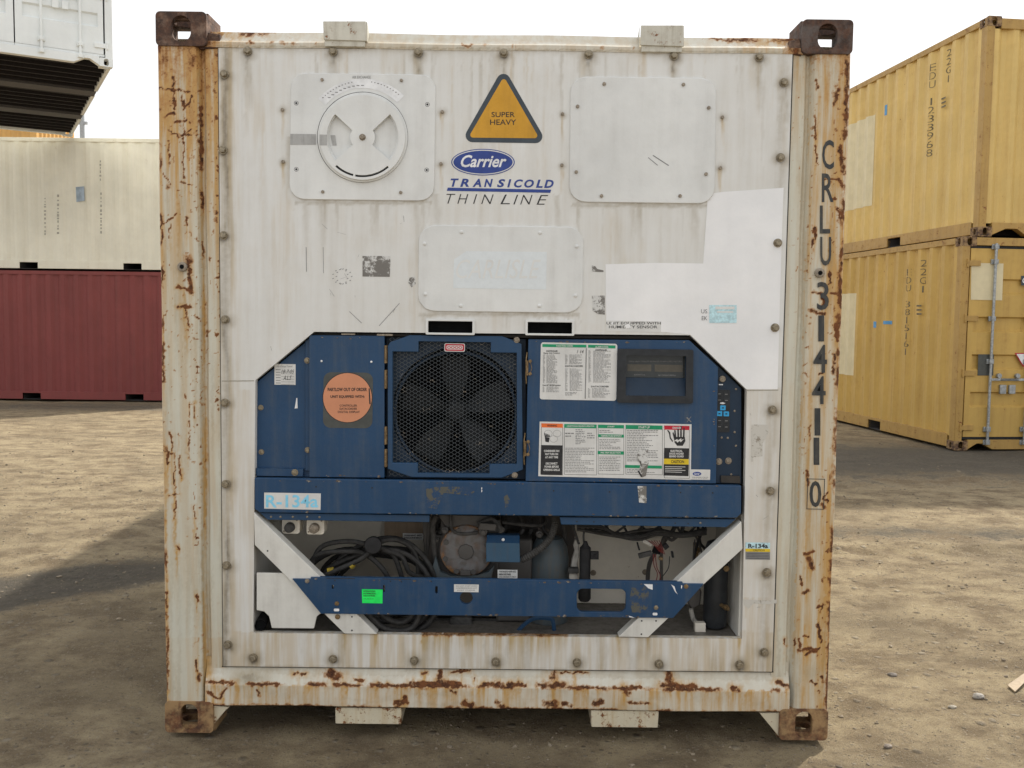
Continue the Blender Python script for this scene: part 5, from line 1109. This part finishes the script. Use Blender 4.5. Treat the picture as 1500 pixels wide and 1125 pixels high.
# left-hand stack, long sides towards the camera
YL = 15.3; a = P(118, 400, YL); zred = -.21; zc0 = zred+2.593
lc = container((a.x-3.029, YL+1.219, zc0), -PI/2, m_cw, m_cw, m_ccast, 'cream shipping container with a small pale blue mark, stacked on the dark red one', door=False, rd=.018)
rc = container((a.x-3.029, YL+1.219, zred), -PI/2, m_redw, m_redw, m_rcast, 'dark red shipping container on the ground beneath the cream one', door=False, rd=.036)
# white container resting high up, turned
az2 = R_(30); near = P(166, 97, 9.85); zt_ = zc0+2.593
d = fwd*F_PX + RR*(166-750) + UU*(562.5-99); nr = CAM+d*((zt_-CAM.z)/d.z)
ang = az2; wc = container((nr.x-math.cos(ang)*1.219, nr.y-math.sin(ang)*1.219, zt_), ang, m_ww, m_ww, m_ww, 'bright white container high up at the upper left, its black ribbed underside showing', locking=m_ww, gasket=m_ww)
# far orange container top and poles
a = P(54, 200, 25); oc = container((a.x, 26.2, 4.986), PI/2, m_or, m_or, m_or, 'pale orange container far behind, a strip of it showing above the cream container', door=False)
for px_i, py_i, Yi, lab, arm in ((120, 165, 34, 'slim grey pole with short side arms, standing far behind the cream container', 1), (105, 181, 36, 'thin bare grey pole without arms, far behind the cream container', 0)):
    p = P(px_i, py_i, Yi); pr = empty('yard_pole', (p.x, p.y, -.2), 0, lab, 'pole')
    MB(m_galv).cyl((0,0,0), (0,0,1), .13 if arm else .08, p.z+.2, 10, .09 if arm else .06).build('pole_shaft', pr)
    if arm: MB(m_galv).box(-.55, .2, -.05, .05, p.z-.25, p.z-.15).box(-.5, -.2, -.12, .12, p.z-.15, p.z+.15).box(-.4, .1, -.05, .05, p.z-1.5, p.z-1.42).build('cross_arm', pr)

# details on the right-hand stack, in its own coordinates (side wall at x = -W/2)
def side_detail(mb, root, pts, off):           # pts: (s along the length, z)
    x = -1.219+.012-off; n = len(pts)
    mb.add([(x, s, z) for s, z in pts], [tuple(range(n))[::-1]])
def onside(root, px, py):                      # pixel -> (s, z) on the root's left side plane
    az_ = root.rotation_euler.z; ex = Vector((math.cos(az_), math.sin(az_), 0)); ey = Vector((-math.sin(az_), math.cos(az_), 0)); o = Vector(root.location)-ex*1.211
    d = fwd*F_PX + RR*(px-750) + UU*(562.5-py); t = (o-CAM).dot(ex)/d.dot(ex); q = CAM+d*t-o; return q.dot(ey), q.z
RIBP = ribs(.12, 6.058-.12, 0, 0)
def ribdep(s):
    for (a_, d0), (b__, d1) in zip(RIBP[:-1], RIBP[1:]):
        if a_ <= s <= b__: return d0+(d1-d0)*(s-a_)/(b__-a_+1e-9)
    return 0
def side_text(mb, root, chars, x0, y0, x1, y1, h):    # letters stacked from (x0,y0) down to (x1,y1); h letter height in m
    s0, z0 = onside(root, x0, y0); s1, z1 = onside(root, x1, y1); n = len(chars)
    for i, ch in enumerate(chars):
        if ch == ' ': continue
        vs, fs = glyphs(ch, -.012, 0); z = z0+(z1-z0)*(i+.5)/n; s = s0; w_ = .010 if ch in '1I' else .042
        mb.add([(-1.219+.0095+ribdep(s-(q[0]-.5)*w_*2), s-(q[0]-.5)*w_*2, z+(q[1]-.5)*h) for q in vs], fs)
m_ink3 = plain('faded_black_lettering', (.13, .11, .07), .6, 0, .4, 14)
b = MB(m_ink3); side_text(b, up, 'EDU 1233968', 1365, 92, 1360, 230, .092); side_text(b, up, '22G1', 1387, 70, 1384, 122, .085)
for q in range(3): s, z = onside(up, 1382, 145+q*6); side_detail(b, up, [(s-.05, z), (s+.05, z), (s+.05, z+.02), (s-.05, z+.02)], .003)
b.build('identification_number', up)
b = MB(m_ink3); side_text(b, low, 'EDU 3815161', 1331, 393, 1325, 521, .085); side_text(b, low, '22G1', 1351, 379, 1348, 430, .085)
for q in range(3): s, z = onside(low, 1346, 449+q*6); side_detail(b, low, [(s-.06, z), (s+.06, z), (s+.06, z+.02), (s-.06, z+.02)], .003)
b.build('identification_number', low)
m_pyel = plain('pale_yellow_paint', (.66, .58, .38), .5, 0, .06, 6); m_pb = plain('blue_tag', (.10, .30, .55), .5)
def sidepatch(root, quad, m, name, ribbed_=True):
    b = MB(m); pts = [onside(root, *q) for q in quad]; s0 = min(p[0] for p in pts); s1 = max(p[0] for p in pts); zt = sorted(p[1] for p in pts)
    z0, z1 = sum(zt[:2])/2, sum(zt[2:])/2; prof = RIBP
    def dep(s):
        for (a_, d0), (b__, d1) in zip(prof[:-1], prof[1:]):
            if a_ <= s <= b__: return d0+(d1-d0)*(s-a_)/(b__-a_+1e-9)
        return 0
    ss = sorted([s0, s1]+[p[0] for p in prof if s0 < p[0] < s1]); v = []; f = []
    for s in ss: v += [(-1.219+.012+dep(s)-.003, s, z0), (-1.219+.012+dep(s)-.003, s, z1)]
    for i in range(len(ss)-1): f.append((2*i, 2*i+2, 2*i+3, 2*i+1))
    b.add(v, f).build(name, root, smooth=False)
sidepatch(up, [(1238,183),(1279,170),(1277,305),(1236,305)], m_pyel, 'paint_patch')
sidepatch(low, [(1232,430),(1250,430),(1247,550),(1229,548)], m_pyel, 'paint_patch')
sidepatch(up, [(1295,154),(1299,154),(1299,169),(1295,169)], m_pb, 'blue_tag'); sidepatch(low, [(1278,471),(1283,471),(1283,480),(1278,480)], m_pb, 'blue_tag'); sidepatch(low, [(1293,470),(1303,470),(1303,475),(1293,475)], m_pb, 'blue_tag')
# door decals of the lower one (door plane y = 0)
def onend(root, px, py, yo=0):
    az_ = root.rotation_euler.z; ex = Vector((math.cos(az_), math.sin(az_), 0)); ey = Vector((-math.sin(az_), math.cos(az_), 0)); o = Vector(root.location)+ey*yo
    d = fwd*F_PX + RR*(px-750) + UU*(562.5-py); t = (o-CAM).dot(ey)/d.dot(ey); q = CAM+d*t-o; return q.dot(ex), q.z
def endpoly(mb, root, pts, yo): 
    q = [onend(root, *p_, yo) for p_ in pts]; mb.add([(x, yo, z) for x, z in q], [tuple(range(len(q)))[::-1]])
b = MB(m_pyel); endpoly(b, low, [(1423,385),(1470,386),(1468,440),(1422,439)], .017); b.build('paint_patch', low)
b = MB(m_dgrey); endpoly(b, low, [(1433,519),(1456,519),(1455,550),(1432,550)], .016); b.build('data_plate', low)
b = MB(m_red); endpoly(b, low, [(1486.5,517),(1512,517),(1499,538)], .016); b.use(m_labb); endpoly(b, low, [(1489,518.5),(1509,518.5),(1499,535)], .013); b.build('triangle_decal', low)
b = MB(m_signb); endpoly(b, low, [(1496,404),(1530,404),(1530,418),(1496,418)], .016); b.use(m_labb)
vs, fs = glyphs('C', .03, 0); x0_, z0_ = onend(low, 1497.5, 415, .012); x1_, z1_ = onend(low, 1504, 407, .012); b.add([(x0_+(x1_-x0_)*q[0], .012, z0_+(z1_-z0_)*q[1]) for q in vs], fs); b.build('number_decal', low)
# blue mark and old number ghosts on the cream one: its camera side is local +x
def onleft(root, px, py):
    q = P(px, py, YL+.012); return q
m_pale = plain('pale_blue_mark', (.36, .44, .52), .5, 0, .2, 8); m_ghost3 = grimy('ghost_lettering', (.45, .43, .36), amt=.9, sc=3)
inv = Matrix.Rotation(PI/2, 4, 'Z')@Matrix.Translation(-Vector(lc.location))
b = MB(m_pale); pts = [P(x, y, YL+.006) for x, y in ((111,274),(123,273),(124,294),(112,296))]; b.add([inv@p_ for p_ in pts], [(3,2,1,0)])
b.build('blue_mark', lc)
b = MB(m_ghost3); random.seed(3)
for cx, y0, y1 in ((147,235,262),(148,282,345),(85,285,345),(66,290,345)):
    y = y0
    while y < y1:
        w_ = random.uniform(.6, 1.6); h_ = random.uniform(1.5, 4); pts = [P(x, yy, YL+.009) for x, yy in ((cx-w_, y), (cx+w_, y), (cx+w_, y+h_), (cx-w_, y+h_))]; b.add([inv@p_ for p_ in pts], [(3,2,1,0)]); y += h_+random.uniform(1, 4)
b.build('worn_lettering', lc)

# ------------------------------------------------------------------ ground
def gcoord(lo, hi, near, c0, grow=1.05, s0=.03):
    out = [c0]; s = s0; x = c0
    while x < hi: x += s; out.append(x); s = s if abs(x-c0) < near else s*grow
    s = s0; x = c0; l = []
    while x > lo: x -= s; l.append(x); s = s if abs(x-c0) < near else s*grow
    return np.array(l[::-1]+out)
gx = gcoord(-1500, 1500, 4.5, 0.0, 1.06, .034); gy = gcoord(-12, 2500, 4.5, 1.0, 1.055, .03)
X_, Y_ = np.meshgrid(gx, gy)
def gh(X, Y):
    d = np.hypot(X, Y); fade = 1/(1+np.clip(d-8, 0, None)*.02)
    h = (fbm(X*1.4+7, Y*1.4, 1, 5)-.5)*.05+(fbm(X*6, Y*6, 4, 4)-.5)*.016+(fbm(X*19, Y*19, 7, 2)-.5)*.014
    h += -.10*sst(.60, .40, np.abs(fbm(X*.5+Y*.15, Y*1.3, 9, 3)))*.0
    # tyre lugs and ruts on the right
    rut = np.exp(-((Y-3.02)/.03)**2)*np.where(X > 1.4, 1, 0)*.022
    lug = np.where((X > 1.6) & (X < 8), 1, 0)*np.exp(-((Y-2.90)/.09)**2)*(np.sin((X+Y*.9)*2*PI/.24) > .5)*.022-np.exp(-((Y-3.25)/.16)**2)*(X > 1.4)*.02*fbm(X*5, Y*5, 18)
    rut2 = np.exp(-((Y-6.3-.4*np.sin(X*.7))/.3)**2)*.05*(X > 2)*fbm(X*3, Y*3, 14)-np.exp(-((Y-5.6)/.3)**2)*.03*(X > 2)
    slope = -.21*sst(4, 13, Y)*sst(0, -4, X)-.0
    flat = np.exp(-(np.clip(np.abs(X)-1.3, 0, 9)/.12)**2)*np.exp(-(np.clip(-Y, 0, 9)/.15)**2)*np.exp(-(np.clip(Y-6.2, 0, 9)/.15)**2)
    rs = np.exp(-((X-6.2)/2.2)**2)*np.exp(-((Y-11)/4)**2)
    return (h*(1-.8*flat)*(1-.6*rs))*fade+rut+lug+rut2*(1-rs)+slope-.012*flat-.01
Z_ = gh(X_, Y_); n_, m_ = X_.shape
i = np.arange((m_-1)*(n_-1)); a = (i//(m_-1))*m_+i % (m_-1)
me = bpy.data.meshes.new('ground'); me.from_pydata(np.stack([X_, Y_, Z_], -1).reshape(-1, 3).tolist(), [], np.stack([a, a+1, a+m_+1, a+m_], 1).tolist())
me.polygons.foreach_set('use_smooth', [True]*len(me.polygons))
mg, nt, bs = newmat('dirt'); v = coords(nt); va = coords(nt, (1, 1.25, 1))
n1 = noise(nt, v, .55, 8, .65); n2 = noise(nt, va, 3.2, 8, .7); n3 = noise(nt, v, 30, 10, .85); n4 = noise(nt, v, 150, 5, .8)
c = mixc(nt, mrange(nt, n2, .36, .62), (.235, .178, .112), (.47, .378, .240)); c = mixc(nt, mrange(nt, n1, .45, .65, 0, .6), c, (.22, .175, .115))
c = mixc(nt, mrange(nt, n3, .52, .66, 0, .5), c, (.13, .105, .075)); c = mixc(nt, mrange(nt, n3, .34, .45, .45, 0), c, (.50, .43, .31))
c = mixc(nt, mrange(nt, n4, .60, .68, 0, .5), c, (.52, .45, .34)); c = mixc(nt, mrange(nt, n4, .34, .42, .65, 0), c, (.10, .08, .06))
def voro(sc):
    q_ = nd(nt, 'ShaderNodeTexVoronoi'); q_.inputs['Scale'].default_value = sc; q_.inputs['Randomness'].default_value = 1; nt.links.new(v, q_.inputs['Vector'])
    s_ = nd(nt, 'ShaderNodeSeparateColor'); nt.links.new(q_.outputs['Color'], s_.inputs[0]); return q_.outputs['Distance'], s_.outputs[0], s_.outputs[1]
gr = []
for sc_, th_ in ((17, .90), (34, .78), (75, .58), (160, .42)):      # grit of three sizes pressed into the dirt
    d_, k_, t_ = voro(sc_); g_ = mth(nt, 'MULTIPLY', mrange(nt, d_, .12, .42, 1, 0), mrange(nt, k_, th_, th_+.02)); gr.append(mth(nt, 'MULTIPLY', g_, 34/sc_))
    c = mixc(nt, mth(nt, 'MULTIPLY', g_, .75), c, mixc(nt, t_, (.13, .11, .085), (.46, .40, .31)))
grit = mth(nt, 'ADD', mth(nt, 'ADD', mth(nt, 'ADD', gr[0], gr[1]), gr[2]), gr[3])
# grey dampness and oil, plus a shadow band painted in, where the attribute says
at = nd(nt, 'ShaderNodeAttribute'); at.attribute_name = 'damp_shade'; sp = nd(nt, 'ShaderNodeSeparateColor'); nt.links.new(at.outputs['Color'], sp.inputs[0])
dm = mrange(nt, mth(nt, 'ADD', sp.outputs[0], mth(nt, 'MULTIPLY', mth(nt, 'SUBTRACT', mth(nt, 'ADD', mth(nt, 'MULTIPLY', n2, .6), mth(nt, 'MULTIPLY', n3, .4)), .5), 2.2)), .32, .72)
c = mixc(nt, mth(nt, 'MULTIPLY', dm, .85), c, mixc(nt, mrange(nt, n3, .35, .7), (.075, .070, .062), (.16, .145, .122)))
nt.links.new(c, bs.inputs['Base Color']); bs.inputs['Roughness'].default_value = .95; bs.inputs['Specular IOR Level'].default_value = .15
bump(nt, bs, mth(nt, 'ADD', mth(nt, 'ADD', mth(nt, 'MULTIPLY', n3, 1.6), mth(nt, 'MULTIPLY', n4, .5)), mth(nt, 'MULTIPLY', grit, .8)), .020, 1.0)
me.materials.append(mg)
xx, yy = X_.ravel(), Y_.ravel()
ux, uy = xx-G(95,850).x, yy-G(95,850).y; damp_shade = np.exp(-(((ux*.8+uy*.6)/.95)**2+((-ux*.6+uy*.8)/.42)**2)**1.5)*.9
damp_shade = np.maximum(damp_shade, np.where(xx > 1.2, np.exp(-((yy-7.2)/1.7)**2)*.85+np.exp(-((yy-3.5)/.32)**2)*.55, 0)*np.where(yy < 12, 1, 0))
damp_shade = np.maximum(damp_shade, np.where(xx < 0, np.exp(-((yy-14.2)/1.3)**2)*.6, 0)); damp_shade = np.maximum(damp_shade, np.exp(-((yy+.5)/1.2)**2)*np.exp(-(xx/1.8)**2)*.22)  # red container's shadow painted as dark band, plus faint darker patch near the front
cc = np.stack([damp_shade, damp_shade, damp_shade, np.ones_like(damp_shade)], 1).astype(np.float32); at_ = me.color_attributes.new('damp_shade', 'FLOAT_COLOR', 'POINT'); at_.data.foreach_set('color', cc.ravel())
g = bpy.data.objects.new('ground', me); COL.objects.link(g); g['kind'] = 'structure'
# gravel
ico = bpy.data.meshes.new('i'); bm = bmesh.new(); bmesh.ops.create_icosphere(bm, subdivisions=1, radius=1); iv = np.array([v_.co[:] for v_ in bm.verts]); ifc = np.array([[q.index for q in f_.verts] for f_ in bm.faces]); bm.free(); bpy.data.meshes.remove(ico)
def stones(n, xr_, yr_, smin, smax, seed):
    R = np.random.default_rng(seed); V = []; Fq = []; off = 0
    x = R.uniform(*xr_, n); y = yr_[0]+(yr_[1]-yr_[0])*R.random(n)**1.6; s = smin*(smax/smin)**(R.random(n)**3.2)
    keep = fbm(x*1.1, y*1.1, 3) > .42; x, y, s = x[keep], y[keep], s[keep]; z = gh(x, y)
    for k in range(len(x)):
        a_ = R.uniform(0, 6.28); sc_ = s[k]*np.array([R.uniform(.8, 1.5), R.uniform(.7, 1.1), R.uniform(.4, .8)]); q = iv*sc_*(1+R.uniform(-.18, .18, (len(iv), 1)))
        V.append(np.stack([q[:, 0]*math.cos(a_)-q[:, 1]*math.sin(a_)+x[k], q[:, 0]*math.sin(a_)+q[:, 1]*math.cos(a_)+y[k], q[:, 2]+z[k]+s[k]*.15], 1)); Fq.append(ifc+off); off += len(iv)
    return np.concatenate(V), np.concatenate(Fq)
V1, F1 = stones(9500, (-4.2, 4.6), (-1.1, 5.5), .0022, .011, 3); V2, F2 = stones(5000, (-9, 9), (1, 12), .005, .017, 5)
_a, _b = stones(15000, (-4.0, 4.4), (-1.1, 3.2), .0018, .0055, 9); V2 = np.concatenate([V2, _a]); F2 = np.concatenate([F2, _b+len(V2)-len(_a)])
me = bpy.data.meshes.new('gravel'); me.from_pydata(np.concatenate([V1, V2]).tolist(), [], np.concatenate([F1, F2+len(V1)]).tolist())
m_st, nt, bs = newmat('gravel_stone'); v = coords(nt); q1 = noise(nt, v, 6, 4, .8); q2 = noise(nt, v, 60, 3)
nt.links.new(mixc(nt, mrange(nt, q1, .35, .65), mixc(nt, q2, (.10, .082, .06), (.19, .155, .11)), (.29, .24, .17)), bs.inputs['Base Color']); bs.inputs['Roughness'].default_value = .9
me.materials.append(m_st); g = bpy.data.objects.new('gravel', me); COL.objects.link(g); g['kind'] = 'stuff'; tag(g, 'small loose stones scattered over the dirt yard', 'gravel')
def rock(px, py, s, col, label, nm='stone', cat='stone'):
    q = G(px, py, 0); bm = bmesh.new(); bmesh.ops.create_icosphere(bm, subdivisions=3, radius=1)
    for v_ in bm.verts:
        v_.co *= 1+.22*(fbm(v_.co.x*1.7+px, v_.co.y*1.7+v_.co.z*2.1, 2)-.5)*2; v_.co.x *= s*1.35; v_.co.y *= s*.9; v_.co.z *= s*.62
    me = bpy.data.meshes.new(nm); bm.to_mesh(me); bm.free(); me.materials.append(plain(nm+'_mat', col, .8, 0, .35, 40, .004)); o = bpy.data.objects.new(nm, me); COL.objects.link(o)
    o.location = (q.x, q.y, float(gh(np.array([q.x]), np.array([q.y]))[0])+s*.3); o.rotation_euler.z = px; tag(o, label, cat)
rock(1433, 1021, .020, (.28, .26, .23), 'pale rounded stone, largest on the dirt beside the torn cardboard scrap')
rock(1301, 1090, .013, (.20, .17, .14), 'dark stone lying on the dirt nearest the bottom right edge')
rock(1307, 988, .016, (.17, .15, .13), 'flat dark stone on the dirt beside the right corner post')
rock(1395, 1035, .013, (.30, .27, .22), 'small tan stone on the dirt just before the pale rounded one')
q = [G(1476,1003), G(1500,993), G(1506,1000), G(1487,1012)]
b = MB(grimy('cardboard', (.36, .28, .19), amt=.5, sc=4)); zz = [.012, .03, .022, .010]
v_ = [(p_.x, p_.y, float(gh(np.array([p_.x]), np.array([p_.y]))[0])+z) for p_, z in zip(q, zz)]; b.add(v_+[(x, y, z-.004) for x, y, z in v_], [(0,3,2,1),(4,5,6,7),(0,1,5,4),(1,2,6,5),(2,3,7,6),(3,0,4,7)])
tag(b.build('cardboard_scrap', smooth=False), 'torn scrap of tan cardboard lying on the dirt at the right edge', 'cardboard')
